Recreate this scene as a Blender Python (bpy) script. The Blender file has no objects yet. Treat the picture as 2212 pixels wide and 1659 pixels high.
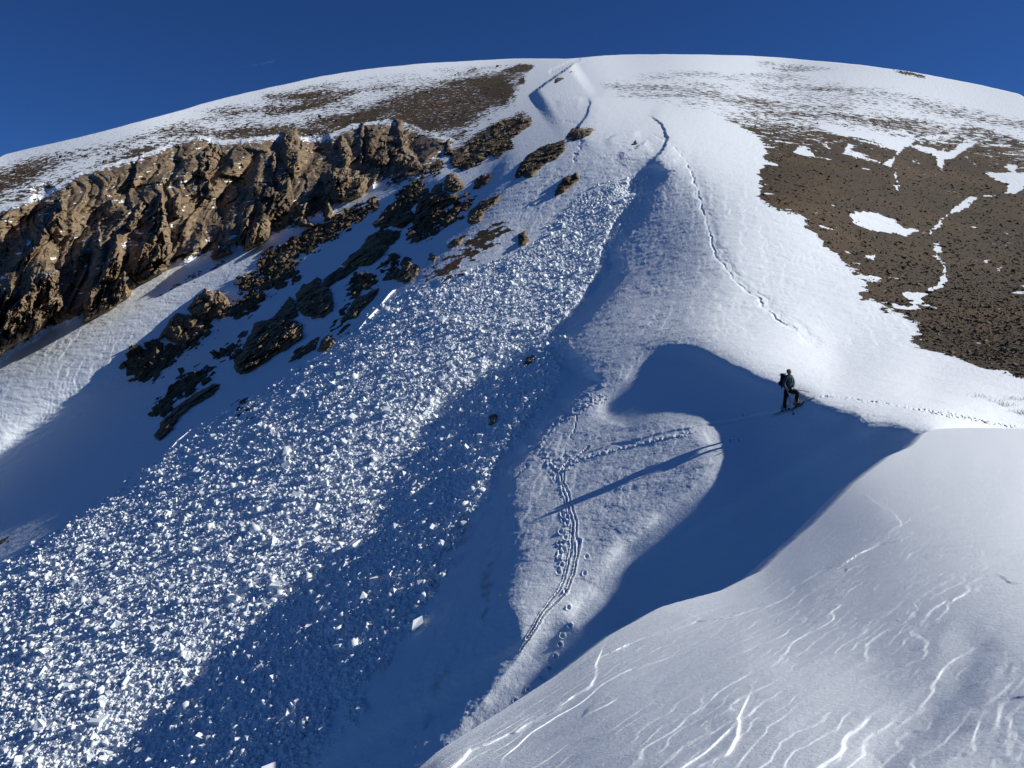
import bpy, bmesh, math, random
import numpy as np
from mathutils import Vector
scene=bpy.context.scene
# ------------------------------------------------------------------ camera, sky, sun, exposure
cam_d=bpy.data.cameras.new("camera"); cam=bpy.data.objects.new("camera",cam_d); scene.collection.objects.link(cam)
cam_d.sensor_width=36.0; cam_d.lens=36.0*1662.0/2212.0; cam_d.clip_start=0.1; cam_d.clip_end=40000
cam.location=(0,0,0); cam.rotation_euler=(math.radians(90-5.0),0,0)
scene.camera=cam
SUN_DIR=Vector((1.0,0.08,0.585)).normalized()
SUN_EL=math.asin(SUN_DIR.z)
world=bpy.data.worlds.new("World"); scene.world=world; world.use_nodes=True
wn=world.node_tree; wn.nodes.clear()
wo=wn.nodes.new('ShaderNodeOutputWorld'); wb=wn.nodes.new('ShaderNodeBackground'); ws=wn.nodes.new('ShaderNodeTexSky')
ws.sky_type='NISHITA'; ws.sun_disc=False; ws.sun_elevation=SUN_EL; ws.sun_rotation=math.atan2(SUN_DIR.x,SUN_DIR.y)
ws.altitude=4200; ws.air_density=1.0; ws.dust_density=0.0; ws.ozone_density=6.0
wb.inputs['Strength'].default_value=0.072
wt=wn.nodes.new('ShaderNodeMix'); wt.data_type='RGBA'; wt.blend_type='MULTIPLY'; wt.inputs[0].default_value=1.0; wt.inputs[7].default_value=(.37,.63,.97,1)
wn.links.new(ws.outputs[0],wt.inputs[6]); wn.links.new(wt.outputs[2],wb.inputs[0]); wn.links.new(wb.outputs[0],wo.inputs[0])
sun_d=bpy.data.lights.new("sun",'SUN'); sun_d.energy=5.0; sun_d.angle=math.radians(0.5); sun_d.color=(0.985,0.975,0.925)
sun=bpy.data.objects.new("sun",sun_d); scene.collection.objects.link(sun)
sun.rotation_euler=SUN_DIR.to_track_quat('Z','Y').to_euler()
scene.view_settings.view_transform='Standard'; scene.view_settings.look='None'
scene.view_settings.gamma=1.0; scene.view_settings.exposure=0.0
# ------------------------------------------------------------------ terrain mathematics

F=1662.0; CX=1106.0; CY=829.5; PITCH=math.radians(5.0)
SUNW=np.array([1.0,0.08,0.585]); SUNW=SUNW/np.linalg.norm(SUNW)
cp,sp=math.cos(PITCH),math.sin(PITCH)
FWD=np.array([0,cp,-sp]); UPV=np.array([0,sp,cp]); RT=np.array([1.,0,0])
SC=np.array([SUNW@RT,SUNW@FWD,SUNW@UPV])
VPU=CX+F*SC[0]/SC[1]; VPV=CY-F*SC[2]/SC[1]
def unproj(u,v,Y):
    a=(u-CX)/F; b=(CY-v)/F
    return (Y[...,None]*(RT*a[...,None]+FWD+UPV*b[...,None]))
def tps(ctrl,lam=1e-4):
    c=np.array(ctrl,float); X=c[:,:2]/1000.; y=c[:,2]; n=len(c)
    d=np.linalg.norm(X[:,None]-X[None],axis=2); K=np.where(d>0,d*d*np.log(d+1e-12),0)+lam*np.eye(n)
    P=np.c_[np.ones(n),X]; A=np.block([[K,P],[P.T,np.zeros((3,3))]])
    s=np.linalg.solve(A,np.r_[y,0,0,0])
    def f(u,v):
        sh=u.shape; U=np.c_[u.ravel(),v.ravel()]/1000.; out=s[n]+s[n+1]*U[:,0]+s[n+2]*U[:,1]
        for i in range(n):
            r2=(U[:,0]-X[i,0])**2+(U[:,1]-X[i,1])**2
            out+=s[i]*0.5*r2*np.log(r2+1e-18)
        return out.reshape(sh)
    return f
# coarse working grid in picture space (only a table of distances; the surface itself is world geometry)
GS=4.0; GU0,GU1,GV0,GV1=-420,2640,60,1900
gu=np.arange(GU0,GU1+GS,GS); gv=np.arange(GV0,GV1+GS,GS)
GUU,GVV=np.meshgrid(gu,gv)
def bil(G,u,v):
    x=np.clip((u-GU0)/GS,0,G.shape[1]-1.001); y=np.clip((v-GV0)/GS,0,G.shape[0]-1.001)
    i=x.astype(np.int32); j=y.astype(np.int32); fx=x-i; fy=y-j
    return (G[j,i]*(1-fx)+G[j,i+1]*fx)*(1-fy)+(G[j+1,i]*(1-fx)+G[j+1,i+1]*fx)*fy
def sdf_at(poly,U,V):
    P=np.array(poly,float); Q=np.roll(P,-1,axis=0)
    d2=np.full(U.shape,1e18); ins=np.zeros(U.shape,bool)
    for (x0,y0),(x1,y1) in zip(P,Q):
        dx,dy=x1-x0,y1-y0; L=dx*dx+dy*dy+1e-9
        t=np.clip(((U-x0)*dx+(V-y0)*dy)/L,0,1)
        d2=np.minimum(d2,(U-x0-t*dx)**2+(V-y0-t*dy)**2)
        if y0!=y1:
            c=((y0>V)!=(y1>V))&(U<(x1-x0)*(V-y0)/(y1-y0)+x0); ins^=c
    d=np.sqrt(d2); return np.where(ins,d,-d)
def sdf(poly): return sdf_at(poly,GUU,GVV)
def blur(G,r):
    r=int(max(1,round(r))); 
    for ax in (0,1):
        for _ in range(3):
            pad=[(0,0),(0,0)]; pad[ax]=(r+1,r)
            c=np.cumsum(np.pad(G,pad,mode='edge'),axis=ax)
            n=G.shape[ax]; 
            if ax==0: G=(c[2*r+1:2*r+1+n]-c[:n])/(2*r+1)
            else: G=(c[:,2*r+1:2*r+1+n]-c[:,:n])/(2*r+1)
    return G
SKY=[(-450,445),(-200,385),(0,336),(100,312),(200,290),(300,262),(400,236),(450,220),(520,203),(600,185),(700,163),(800,148),(900,138),(1000,132),(1100,127),(1180,126),(1240,128),(1280,121),(1340,118),(1450,117),(1560,118),(1650,122),(1750,130),(1850,139),(1950,152),(2050,170),(2130,186),(2212,205),(2400,252),(2680,330)]
SKYA=np.array(SKY,float)
MC=[ # picture u,v -> distance (m)
(1700,885,28),(1500,747,35),(1400,755,34),(1600,785,32),(1760,860,27),(1860,900,24.5),(1990,928,22),
(1600,1000,25.5),(1700,1150,22),(1200,1100,23.5),(1200,1300,20),(1130,1390,19),(1400,950,26.5),(1350,860,30),(1250,1430,19.5),(1400,1250,21),(1000,1600,18),(1500,1400,19),(1900,1200,18),(1500,1800,15),(2400,1400,14),
(1245,750,34),(1350,550,51),(1440,370,68),(1270,290,88),(1100,800,37),(900,1100,31),(700,1400,26),(400,1650,24),(0,1650,29),(0,1220,48),(400,950,52),(700,700,58),(1000,500,68),(600,1800,19),(-300,1800,24),(-350,1200,58),
(950,1400,22),(830,1600,19.5),(1080,1150,25),
(0,1000,74),(0,780,84),(300,650,88),(340,770,78),(600,500,91),(900,380,93),(-350,900,84),
(0,450,108),(300,320,130),(0,345,140),(400,240,170),(800,150,215),(1100,130,235),(1340,118,230),(1700,126,225),(2212,205,150),(-400,440,120),(2500,290,120),
(1300,200,132),(1500,230,112),(1600,300,86),(1640,400,64),(1700,560,48),(1850,650,42),(1960,750,36),(2212,830,31),(2212,600,50),(2000,450,66),(2212,400,76),(2100,250,126),(1800,220,130),(2550,600,46),
(1800,800,33),(2000,850,29),(2212,900,27),(2500,900,25),(1500,600,47),(1600,700,39)]
S1=[(1289,889),(1296,865),(1326,835),(1342,822),(1362,792),(1386,765),(1409,752),(1442,744),(1476,742),(1509,748),(1536,762),(1562,775),(1582,787),(1609,795),(1629,808),(1659,818),(1686,828),(1712,837),(1742,855),(1762,862),(1780,872),(1810,882),(1846,888),(1859,899),(1875,914),(1900,912),(1919,913),(1951,918),(1966,926),(1997,925),(2040,960),(2000,1100),(1900,1300),(1700,1500),(1500,1760),(1000,1900),(900,1700),(1000,1560),(1080,1470),(1130,1403),(1150,1386),(1200,1349),(1224,1336),(1247,1309),(1267,1283),(1274,1266),(1287,1249),(1310,1222),(1340,1180),(1390,1142),(1436,1101),(1469,1075),(1502,1045),(1519,1025),(1532,998),(1534,972),(1526,948),(1519,932),(1509,923),(1489,920),(1466,917),(1436,912),(1406,913),(1376,920),(1352,925),(1326,920),(1302,907)]
RIDGE=[(1475,358),(1446,376),(1410,412),(1410,440),(1395,470),(1355,510),(1338,540),(1350,560),(1350,595),(1302,658),(1272,692),(1242,722),(1224,738),(1239,762),(1275,775),(1272,792),(1306,825),(1262,845),(1242,868),(1222,892),(1192,908),(1169,932),(1169,952),(1142,965),(1135,992),(1105,1018),(1116,1042),(1109,1075),(1109,1101),(1122,1125),(1120,1132),(1124,1166),(1134,1196),(1120,1222),(1104,1266),(1097,1299),(1117,1339),(1130,1403)]
CLOW=[(1462,366),(1440,366),(1412,352),(1385,362),(1352,388),(1345,420),(1330,460),(1300,520),(1290,560),(1270,600),(1240,650),(1180,700),(1100,760),(1040,800),(990,840),(940,870),(900,930),(860,1010),(830,1090),(780,1150),(700,1220),(600,1300),(500,1390),(430,1450),(350,1540),(250,1640),(80,1800),(0,1900)]
S2=RIDGE[1:]+[(1080,1470),(1000,1560),(900,1700),(850,1900)]+CLOW[::-1]
S3=[(-420,1250),(-200,1120),(0,965),(60,910),(115,870),(160,840),(230,795),(345,735),(483,636),(550,609),(623,563),(667,536),(737,494),(818,445),(872,401),(940,380),(960,420),(1000,410),(1057,351),(1100,322),(1080,400),(1030,450),(960,530),(900,585),(830,630),(760,700),(640,775),(520,865),(420,920),(330,985),(250,1030),(160,1075),(0,1130),(-200,1240),(-420,1360)]
DEB=[(1370,375),(1250,420),(1160,520),(1060,570),(930,610),(840,640),(780,705),(660,790),(560,850),(440,925),(380,960),(270,1050),(160,1120),(60,1190),(0,1222),(-420,1500),(-420,1900),(700,1900),(760,1659),(900,1420),(960,1300),(1010,1180),(1080,1030),(1180,900),(1230,800),(1240,700),(1330,560),(1400,450),(1420,380)]
def smin(d,m): return m*(1-np.exp(-np.maximum(d,0)/m))
TC=[(1400,480,.02),(1440,560,-.04),(1380,610,-.03),(1430,640,.0),(1330,700,.02),(1450,400,.05),(1500,560,.04),(1490,500,.02),(1540,620,.12),(1350,720,.12),(1450,690,.16),(1470,440,.02),(1300,240,.3),(1400,250,.45),(1350,280,.2),(1450,310,.25),(1250,330,.1),(1200,380,.05),(1150,420,.05),(1250,400,.04),(1320,370,.05),(1290,440,.03),(1400,100,.75),(1300,160,.65),(1500,120,.75), # picture u,v -> wanted cosine between the snow surface and the sun
(1350,650,.04),(1290,740,.10),(1400,560,.0),(1450,450,.02),(1500,640,.15),(1420,700,.28),(1560,700,.42),(1700,740,.6),(1800,800,.6),(2000,840,.62),(2212,870,.6),(1480,400,.22),(1520,480,.2),
(1560,450,.55),(1600,560,.6),(1620,640,.55),(1750,650,.6),(1540,350,.45),(1500,280,.6),(1600,240,.7),(1400,160,.7),(1700,160,.68),(2000,200,.65),(1350,300,.15),(1400,330,.14),(1270,250,.25),(1210,260,.2),(1330,230,.5),(1290,330,.1),
(1200,190,.4),(1120,160,.45),(950,180,.5),(700,210,.5),(450,280,.52),(200,330,.5),(20,370,.48),(300,400,.4),(0,450,.4),
(60,870,.25),(200,740,.3),(300,680,.33),(400,620,.35),(560,560,.35),(0,930,.2),(-200,900,.3),(700,480,.3),(850,370,.3),(930,310,.3),
(1050,480,.06),(1180,440,.06),(1120,400,.06),(1180,330,.06),(900,600,.035),(700,760,.03),(450,900,.03),(300,1010,.04),(80,1150,.13),(-150,1250,.13),(1230,310,.08),
(1250,470,0.150),(1180,600,0.150),(1100,600,0.094),(900,720,0.052),(700,900,0.052),(1100,700,0.164),(980,800,0.206),(850,900,0.178),(780,1050,0.234),(700,1100,0.178),(500,1000,0.080),(600,950,0.080),(400,1200,0.136),(300,1400,0.164),(100,1500,0.178),(-200,1600,0.150),(520,1340,0.234),(300,1540,0.240),(720,1180,0.240),(620,1200,0.150),(900,850,0.150),(200,1300,0.150),(450,1100,0.094),(800,640,0.066),
(250,1030,.08),(130,1130,.10),(40,1210,.11),(-100,1320,.1),(40,1290,.05),(350,985,.04),
(1400,950,.12),(1250,1000,.13),(1180,940,.14),(1180,1030,.2),(1160,1150,.12),(1230,1150,.26),(1350,1070,.14),(1480,1000,.14),(1400,1010,.14),(1300,1050,.14),(1200,1090,.16),(1300,1180,.15),(1240,1270,.4),(1140,1260,.18),(1170,1350,.3),(1450,960,.1),(1300,900,.15),
(2000,350,.5),(1800,450,.5),(2200,600,.5),(1900,600,.5),(2150,400,.45),(2500,600,.5),(2500,350,.5),
]
AL,GAM=0.03,8e5
def derivs(L):
    w=np.exp(L); a=(GUU-CX)/F; b=(CY-GVV)/F
    wa=np.gradient(w,axis=1)/(GS/F); wb=-np.gradient(w,axis=0)/(GS/F)
    N=np.stack([-wa,-(w-a*wa-b*wb),-wb],-1); n=np.linalg.norm(N,axis=2)
    return w,N,n
def relight(L):
    """bend the base surface a little so that its slopes face the sun as steeply as in the photograph"""
    w,N,n=derivs(L); D=np.hypot(VPU-GUU,VPV-GVV)
    T=np.zeros(GUU.shape); W=np.zeros(GUU.shape)
    for x,y,t in TC:
        k=1/((GUU-x)**2+(GVV-y)**2+60.**2)**1.5; T+=k*t; W+=k
    T/=W
    db=sdf(DEB); strip=np.exp(-(np.abs(GVV-(1240-.66*(GUU-60)))/60)**2)*(GUU<360)
    T=np.where((db>0)&(strip<.3),np.minimum(T,.24),T)
    T=blur(np.where(S3D>0,-.045,np.where(np.maximum(S2D,S1D)>0,0.002,T)),2)
    cf=n/(SC[1]*(D/F)*w)/F
    tgt=-T*cf
    beta=1/(0.05+np.abs(T))**2*0.0025/cf**2
    beta*=np.where(GVV>np.interp(GUU,SKYA[:,0],SKYA[:,1])-20,1,.01)
    G0=L-np.log(D); DX=(VPU-GUU)/D; DY=(VPV-GVV)/D
    X=None; al=AL; gam=GAM
    def grow(X,h,U,V):
        x=(U-GU0)/h; y=(V-GV0)/h; i=np.clip(x.astype(int),0,X.shape[1]-2); j=np.clip(y.astype(int),0,X.shape[0]-2); fx=np.clip(x-i,0,1); fy=np.clip(y-j,0,1)
        return (X[j,i]*(1-fx)+X[j,i+1]*fx)*(1-fy)+(X[j+1,i]*(1-fx)+X[j+1,i+1]*fx)*fy
    for st,iters in ((16,300),(8,300),(4,250),(2,120)):
        h=GS*st; sl=(slice(None,None,st),)*2
        dx,dy,be,tg,g0=DX[sl],DY[sl],beta[sl],tgt[sl],G0[sl]
        X=np.zeros(dx.shape) if X is None else grow(X,h*2,GUU[sl],GVV[sl])
        def ddir(X):
            gx=np.zeros_like(X); gy=np.zeros_like(X)
            gx[:,:-1]=(X[:,1:]-X[:,:-1])/h; gy[1:,:]=(X[1:,:]-X[:-1,:])/h
            return gx*dx+gy*dy
        def ddirT(Y):
            A=Y*dx/h; B=Y*dy/h; o=np.zeros_like(Y)
            o[:,1:]+=A[:,:-1]; o[:,:-1]-=A[:,:-1]; o[1:,:]+=B[1:,:]; o[:-1,:]-=B[1:,:]
            return o
        def lap(X):
            P=np.pad(X,1,mode='edge'); return (P[2:,1:-1]+P[:-2,1:-1]+P[1:-1,2:]+P[1:-1,:-2]-4*X)/h**2
        def op(X): return al*X+ddirT(be*ddir(X))+gam*lap(lap(X))
        dg=al+2*be/h**2+20*gam/h**4
        r=ddirT(be*(tg-ddir(g0)))-op(X); z=r/dg
        p=z.copy(); rs=(r*z).sum(); r0=rs
        for _ in range(iters):
            Ap=op(p); a_=rs/(p*Ap).sum(); X+=a_*p; r-=a_*Ap; z=r/dg; rn=(r*z).sum(); p=z+rn/rs*p; rs=rn
        if __name__=="__main__": print(st,r0,rs,np.abs(X).max(),'beta',np.median(be))
    return L+blur(grow(X,h,GUU,GVV),2)
def runmax(L,rate):
    """fill what would fall into the shade of a neighbour although the photograph shows it lit"""
    D=np.hypot(VPU-GUU,VPV-GVV); g=L-np.log(D)
    # march along the sun's lines: sheared copy of the table, one row per line
    sl=(VPV-CY)/(VPU-CX)           # v change per u, nearly the same everywhere
    nu=len(gu); rows=np.arange(GV0-1600,GV1+1900,GS); 
    RU=np.broadcast_to(gu,(len(rows),nu)); RV=rows[:,None]+sl*(gu[None]-CX)
    R=bil(g,RU,np.clip(RV,GV0,GV1))
    bad=(RV<np.interp(RU,SKYA[:,0],SKYA[:,1]))|(RV>GV1)|(RV<GV0)
    R=np.where(bad,-1e9,R)
    Rr=R[:,::-1]+0
    ramp=np.arange(nu)*rate
    M=np.maximum.accumulate(Rr-ramp,axis=1)+ramp
    M=M[:,::-1]; M=np.where(bad,0,M)
    # back to the table
    rr=(GVV-sl*(GUU-CX)-rows[0])/GS; j=np.clip(rr.astype(int),0,len(rows)-2); f=rr-j
    i=np.broadcast_to(np.arange(nu),GUU.shape)
    B=M[j,i]*(1-f)+M[j+1,i]*f
    sk=GVV<np.interp(GUU,SKYA[:,0],SKYA[:,1])+6
    return np.where(sk,L,np.maximum(L,B+np.log(D)))
def shadeclamp(L,mask,lim):
    """inside the traced shade the surface may not rise above the sun's ray that grazes the crest before it"""
    D=np.hypot(VPU-GUU,VPV-GVV); g=L-np.log(D); sl=(VPV-CY)/(VPU-CX); nu=len(gu)
    rows=np.arange(GV0-1600,GV1+1900,GS); RV=rows[:,None]+sl*(gu[None]-CX); RU=np.broadcast_to(gu,RV.shape)
    bad=(RV<np.interp(RU,SKYA[:,0],SKYA[:,1]))|(RV>GV1)|(RV<GV0)
    cl_=np.clip(RV,GV0,GV1); R=bil(g,RU,cl_)[:,::-1]; K=(bil(mask,RU,cl_)>0)[:,::-1]; bd=bad[:,::-1]
    M=np.maximum.accumulate(np.where(K|bd,-1e9,R),axis=1)
    R2=np.where(K&(M>-1e8),np.minimum(R,M),R)[:,::-1]
    dl=np.where(bad,0,R2-R[:,::-1])
    rr=(GVV-sl*(GUU-CX)-rows[0])/GS; j=np.clip(rr.astype(int),0,len(rows)-2); f=rr-j; i=np.broadcast_to(np.arange(nu),GUU.shape)
    dl=dl[j,i]*(1-f)+dl[j+1,i]*f
    dl=-lim*np.tanh(-dl/lim)
    if __name__=="__main__": print('clamp (log depth)',dl.min(),np.percentile(dl[mask>0],[1,10,50]))
    return L+dl
def bspl(G,u,v):
    """cubic B-spline look-up: no facets"""
    x=np.clip((u-GU0)/GS,1,G.shape[1]-3.001); y=np.clip((v-GV0)/GS,1,G.shape[0]-3.001)
    i=x.astype(np.int32); j=y.astype(np.int32); fx=x-i; fy=y-j
    def wt(t): return ((1-t)**3/6,(3*t**3-6*t*t+4)/6,(-3*t**3+3*t*t+3*t+1)/6,t**3/6)
    wx,wy=wt(fx),wt(fy); o=0
    for b in range(4):
        r=0
        for a in range(4): r=r+G[j+b-1,i+a-1]*wx[a]
        o=o+r*wy[b]
    return o
def build_base():
    global S1D,S2D,S3D
    S1D,S2D,S3D=sdf(S1),sdf(S2),sdf(S3)
    f=tps([(u,v,-math.log(Y)) for u,v,Y in MC],1e-4)
    L=f(GUU,GVV)
    L=blur(L,3)
    L0=relight(L)
    L=L0.copy()
    L=blur(runmax(L,1e-6),2)
    L=blur(shadeclamp(L,S1D,.2),1)
    L=blur(shadeclamp(L,S2D,.04),1)
    L=blur(shadeclamp(L,S3D,.010),2)
    L1=L.copy()
    px=np.exp(-L)/F   # metres per pixel at each place
    for d,k,m in ((S1D,.62,3.),(S2D,.28,1.5),(S3D,.22,2.2)):
        L=L-np.exp(L)*smin(d*px*k,m)
    return L0,L1,L

rng=np.random.default_rng(7)
def _h(ix,iy,iz,s):
    h=(ix.astype(np.uint32)*np.uint32(374761393)+iy.astype(np.uint32)*np.uint32(668265263)+iz.astype(np.uint32)*np.uint32(2147483647)+np.uint32((s*144665+7)&0xffffffff))
    h=(h^(h>>np.uint32(13)))*np.uint32(1274126177); h^=h>>np.uint32(16); h=h*np.uint32(2246822519); return h^(h>>np.uint32(13))
GR=rng.normal(size=(256,3)); GR=(GR/np.linalg.norm(GR,axis=1,keepdims=True)).astype(np.float32)
def noise(x,y,z,seed=0):
    x=np.asarray(x,np.float32);y=np.asarray(y,np.float32);z=np.asarray(z,np.float32)
    xi=np.floor(x);yi=np.floor(y);zi=np.floor(z); fx=x-xi;fy=y-yi;fz=z-zi
    xi=xi.astype(np.int32);yi=yi.astype(np.int32);zi=zi.astype(np.int32)
    u=fx*fx*fx*(fx*(fx*6-15)+10);v=fy*fy*fy*(fy*(fy*6-15)+10);w=fz*fz*fz*(fz*(fz*6-15)+10)
    o=0
    for a in (0,1):
        for b in (0,1):
            for c in (0,1):
                g=GR[(_h(xi+a,yi+b,zi+c,seed)&np.uint32(255))]
                d=g[...,0]*(fx-a)+g[...,1]*(fy-b)+g[...,2]*(fz-c)
                o=o+d*(u if a else 1-u)*(v if b else 1-v)*(w if c else 1-w)
    return o*1.5
def fbm(x,y,z,oct=4,seed=0,lac=2.05,gain=.5,ridge=False):
    o=0;a=1.;t=0
    for i in range(oct):
        n=noise(x,y,z,seed+i*17)
        o=o+a*((1-2*np.abs(n)) if ridge else n); t+=a; a*=gain; x=x*lac+3.1;y=y*lac+1.7;z=z*lac+5.3
    return o/t
def sm(x,a,b):
    t=np.clip((x-a)/(b-a),0,1); return t*t*(3-2*t)
def cellf(x,y,z,seed=0):
    """angular facets: nearest-cell value plus a tilted plane in every cell, -.5 .. .5"""
    x=np.asarray(x,np.float32);y=np.asarray(y,np.float32);z=np.asarray(z,np.float32)
    xi=np.floor(x).astype(np.int32);yi=np.floor(y).astype(np.int32);zi=np.floor(z).astype(np.int32)
    best=np.full(x.shape,1e9,np.float32); val=np.zeros(x.shape,np.float32)
    for a in (-1,0,1):
        for b in (-1,0,1):
            for c in (-1,0,1):
                h=_h(xi+a,yi+b,zi+c,seed); px_=(h&np.uint32(1023))/1023.; py_=((h>>np.uint32(10))&np.uint32(1023))/1023.; pz_=((h>>np.uint32(20))&np.uint32(1023))/1023.
                dx=x-(xi+a+px_);dy=y-(yi+b+py_);dz=z-(zi+c+pz_); d=dx*dx+dy*dy+dz*dz; k=d<best
                g=GR[(h>>np.uint32(3))&np.uint32(255)]
                v=((h>>np.uint32(7))&np.uint32(255))/255.-.5+.55*(g[...,0]*dx+g[...,1]*dy+g[...,2]*dz)
                val=np.where(k,v,val); best=np.where(k,d,best)
    return val
def masked(fn,mask,*co):
    o=np.zeros(mask.shape); k=mask; o[k]=fn(*[c[k] for c in co]); return o
def terrace(n,steps,k=.18):
    x=n*steps; f=np.floor(x); r=x-f
    return (f+sm(r,1-k,1))/steps
def polyline_d(pts,U,V):
    P=np.array(pts,float); d2=np.full(U.shape,1e18); s=np.zeros(U.shape); sd=np.zeros(U.shape); acc=0.
    for (x0,y0),(x1,y1) in zip(P[:-1],P[1:]):
        dx,dy=x1-x0,y1-y0; L=dx*dx+dy*dy; t=np.clip(((U-x0)*dx+(V-y0)*dy)/L,0,1)
        q=(U-x0-t*dx)**2+(V-y0-t*dy)**2; m=q<d2
        d2=np.where(m,q,d2); s=np.where(m,acc+t*math.sqrt(L),s); sd=np.where(m,np.sign((U-x0)*dy-(V-y0)*dx),sd); acc+=math.sqrt(L)
    return np.sqrt(d2)*sd,s
# ------------------------------------------------------------------ materials
def mat(name):
    m=bpy.data.materials.new(name); m.use_nodes=True; nt=m.node_tree; nt.nodes.clear()
    o=nt.nodes.new('ShaderNodeOutputMaterial'); p=nt.nodes.new('ShaderNodeBsdfPrincipled'); nt.links.new(p.outputs[0],o.inputs[0])
    return m,nt,p
def N(nt,t,**k):
    n=nt.nodes.new(t)
    for a,b in k.items(): setattr(n,a,b)
    return n
def tc(nt,scale=(1,1,1)):
    c=N(nt,'ShaderNodeTexCoord'); m=N(nt,'ShaderNodeMapping'); m.inputs['Scale'].default_value=scale
    nt.links.new(c.outputs['Object'],m.inputs[0]); return m.outputs[0]
def nz(nt,co,scale,detail=6,rough=.6):
    n=N(nt,'ShaderNodeTexNoise'); n.inputs['Scale'].default_value=scale; n.inputs['Detail'].default_value=detail; n.inputs['Roughness'].default_value=rough
    nt.links.new(co,n.inputs['Vector']); return n.outputs[0]
def ramp(nt,x,stops):
    r=N(nt,'ShaderNodeValToRGB'); e=r.color_ramp.elements
    while len(e)<len(stops): e.new(.5)
    for i,(p,c) in enumerate(stops):
        e[i].position=p; e[i].color=(c if len(c)==4 else (*c,1))
    nt.links.new(x,r.inputs[0]); return r.outputs[0]
def mth(nt,op,a,b=None,clamp=False):
    n=N(nt,'ShaderNodeMath',operation=op); n.use_clamp=clamp
    for i,v in enumerate((a,b)):
        if v is None: continue
        if isinstance(v,(int,float)): n.inputs[i].default_value=v
        else: nt.links.new(v,n.inputs[i])
    return n.outputs[0]
def mix(nt,f,a,b):
    n=N(nt,'ShaderNodeMix',data_type='RGBA'); 
    for s,v in ((n.inputs[0],f),(n.inputs[6],a),(n.inputs[7],b)):
        if isinstance(v,(int,float)): s.default_value=v
        elif isinstance(v,tuple): s.default_value=(*v,1)
        else: nt.links.new(v,s)
    return n.outputs[2]
def bump(nt,h,strength,dist,prev=None):
    b=N(nt,'ShaderNodeBump'); b.inputs['Strength'].default_value=strength; b.inputs['Distance'].default_value=dist
    nt.links.new(h,b.inputs['Height'])
    if prev is not None: nt.links.new(prev,b.inputs['Normal'])
    return b.outputs[0]
SNOW=(.855,.89,.915)
def attr(nt,name):
    a=N(nt,'ShaderNodeAttribute'); a.attribute_name=name; return a.outputs['Fac']
def ground_color(nt,co):
    g1=ramp(nt,nz(nt,co,3.2,9,.78),[(.3,(.024,.015,.007)),(.5,(.068,.044,.021)),(.72,(.16,.108,.056))])
    g2=ramp(nt,nz(nt,co,.10,5,.6),[(.35,(.040,.032,.018)),(.5,(.075,.050,.025)),(.65,(.14,.085,.040))])
    return mix(nt,.5,g1,g2)
def rock_color(nt,co,dark=1.):
    d=dark
    a=ramp(nt,nz(nt,co,.45,7,.65),[(.3,(.10*d,.073*d,.048*d)),(.48,(.235*d,.17*d,.105*d)),(.62,(.34*d,.245*d,.15*d)),(.8,(.42*d,.31*d,.195*d))])
    v=ramp(nt,nz(nt,co,3.5,6,.7),[(.35,(.30,.29,.28)),(.6,(1,1,1))])
    m=N(nt,'ShaderNodeMix',data_type='RGBA',blend_type='MULTIPLY'); m.inputs[0].default_value=.5
    nt.links.new(a,m.inputs[6]); nt.links.new(v,m.inputs[7]); return m.outputs[2]
def terrain_mat():
    m,nt,p=mat("snow_and_ground"); co=tc(nt)
    bare=attr(nt,'bare'); rk=attr(nt,'rock'); dirt=attr(nt,'dirt')
    n=nz(nt,co,.9,9,.68); n=mth(nt,'DIVIDE',mth(nt,'SUBTRACT',n,.30),.40,True)
    n=mth(nt,'ADD',mth(nt,'MULTIPLY',n,.98),.01)
    f=mth(nt,'MULTIPLY',mth(nt,'SUBTRACT',mth(nt,'ADD',n,bare),1.0),14,True)
    g=mix(nt,rk,ground_color(nt,co),rock_color(nt,co,1.0))
    s=mix(nt,dirt,SNOW,(.30,.25,.19))
    nt.links.new(mix(nt,f,s,g),p.inputs['Base Color'])
    p.inputs['Roughness'].default_value=.75; p.inputs['Specular IOR Level'].default_value=.25
    b0=bump(nt,nz(nt,tc(nt,(1,2.2,2.2)),1.6,5,.6),.30,.10); b1=bump(nt,nz(nt,co,9,5,.65),.45,.04,b0)
    h2=mth(nt,'MULTIPLY',nz(nt,co,3.0,8,.75),f)
    b2=bump(nt,h2,.6,.2,b1)
    nt.links.new(b2,p.inputs['Normal'])
    return m
def snow_mat(name,bs=.25,bd=.02,sc=14,anis=(1,1,1)):
    m,nt,p=mat(name); co=tc(nt,anis)
    p.inputs['Base Color'].default_value=(*SNOW,1); p.inputs['Roughness'].default_value=.6; p.inputs['Specular IOR Level'].default_value=.3
    b=bump(nt,nz(nt,co,sc,6,.7),bs,bd); nt.links.new(b,p.inputs['Normal']); return m
def rock_mat(name,dark=1.):
    m,nt,p=mat(name); co=tc(nt); up=N(nt,'ShaderNodeNewGeometry'); sx=N(nt,'ShaderNodeSeparateXYZ')
    b1=bump(nt,nz(nt,co,1.4,9,.68),.6,.28); b2=bump(nt,nz(nt,tc(nt,(1,1,3)),5,5,.6),.4,.08,b1)
    nt.links.new(up.outputs['Normal'],sx.inputs[0])
    sn=mth(nt,'MULTIPLY',mth(nt,'SUBTRACT',mth(nt,'ADD',sx.outputs[2],mth(nt,'MULTIPLY',nz(nt,co,2.2,5,.6),.6)),1.27),9,True)
    nt.links.new(mix(nt,sn,rock_color(nt,co,dark),SNOW),p.inputs['Base Color']); nt.links.new(b2,p.inputs['Normal'])
    p.inputs['Roughness'].default_value=.95; p.inputs['Specular IOR Level'].default_value=.15
    return m
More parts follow.
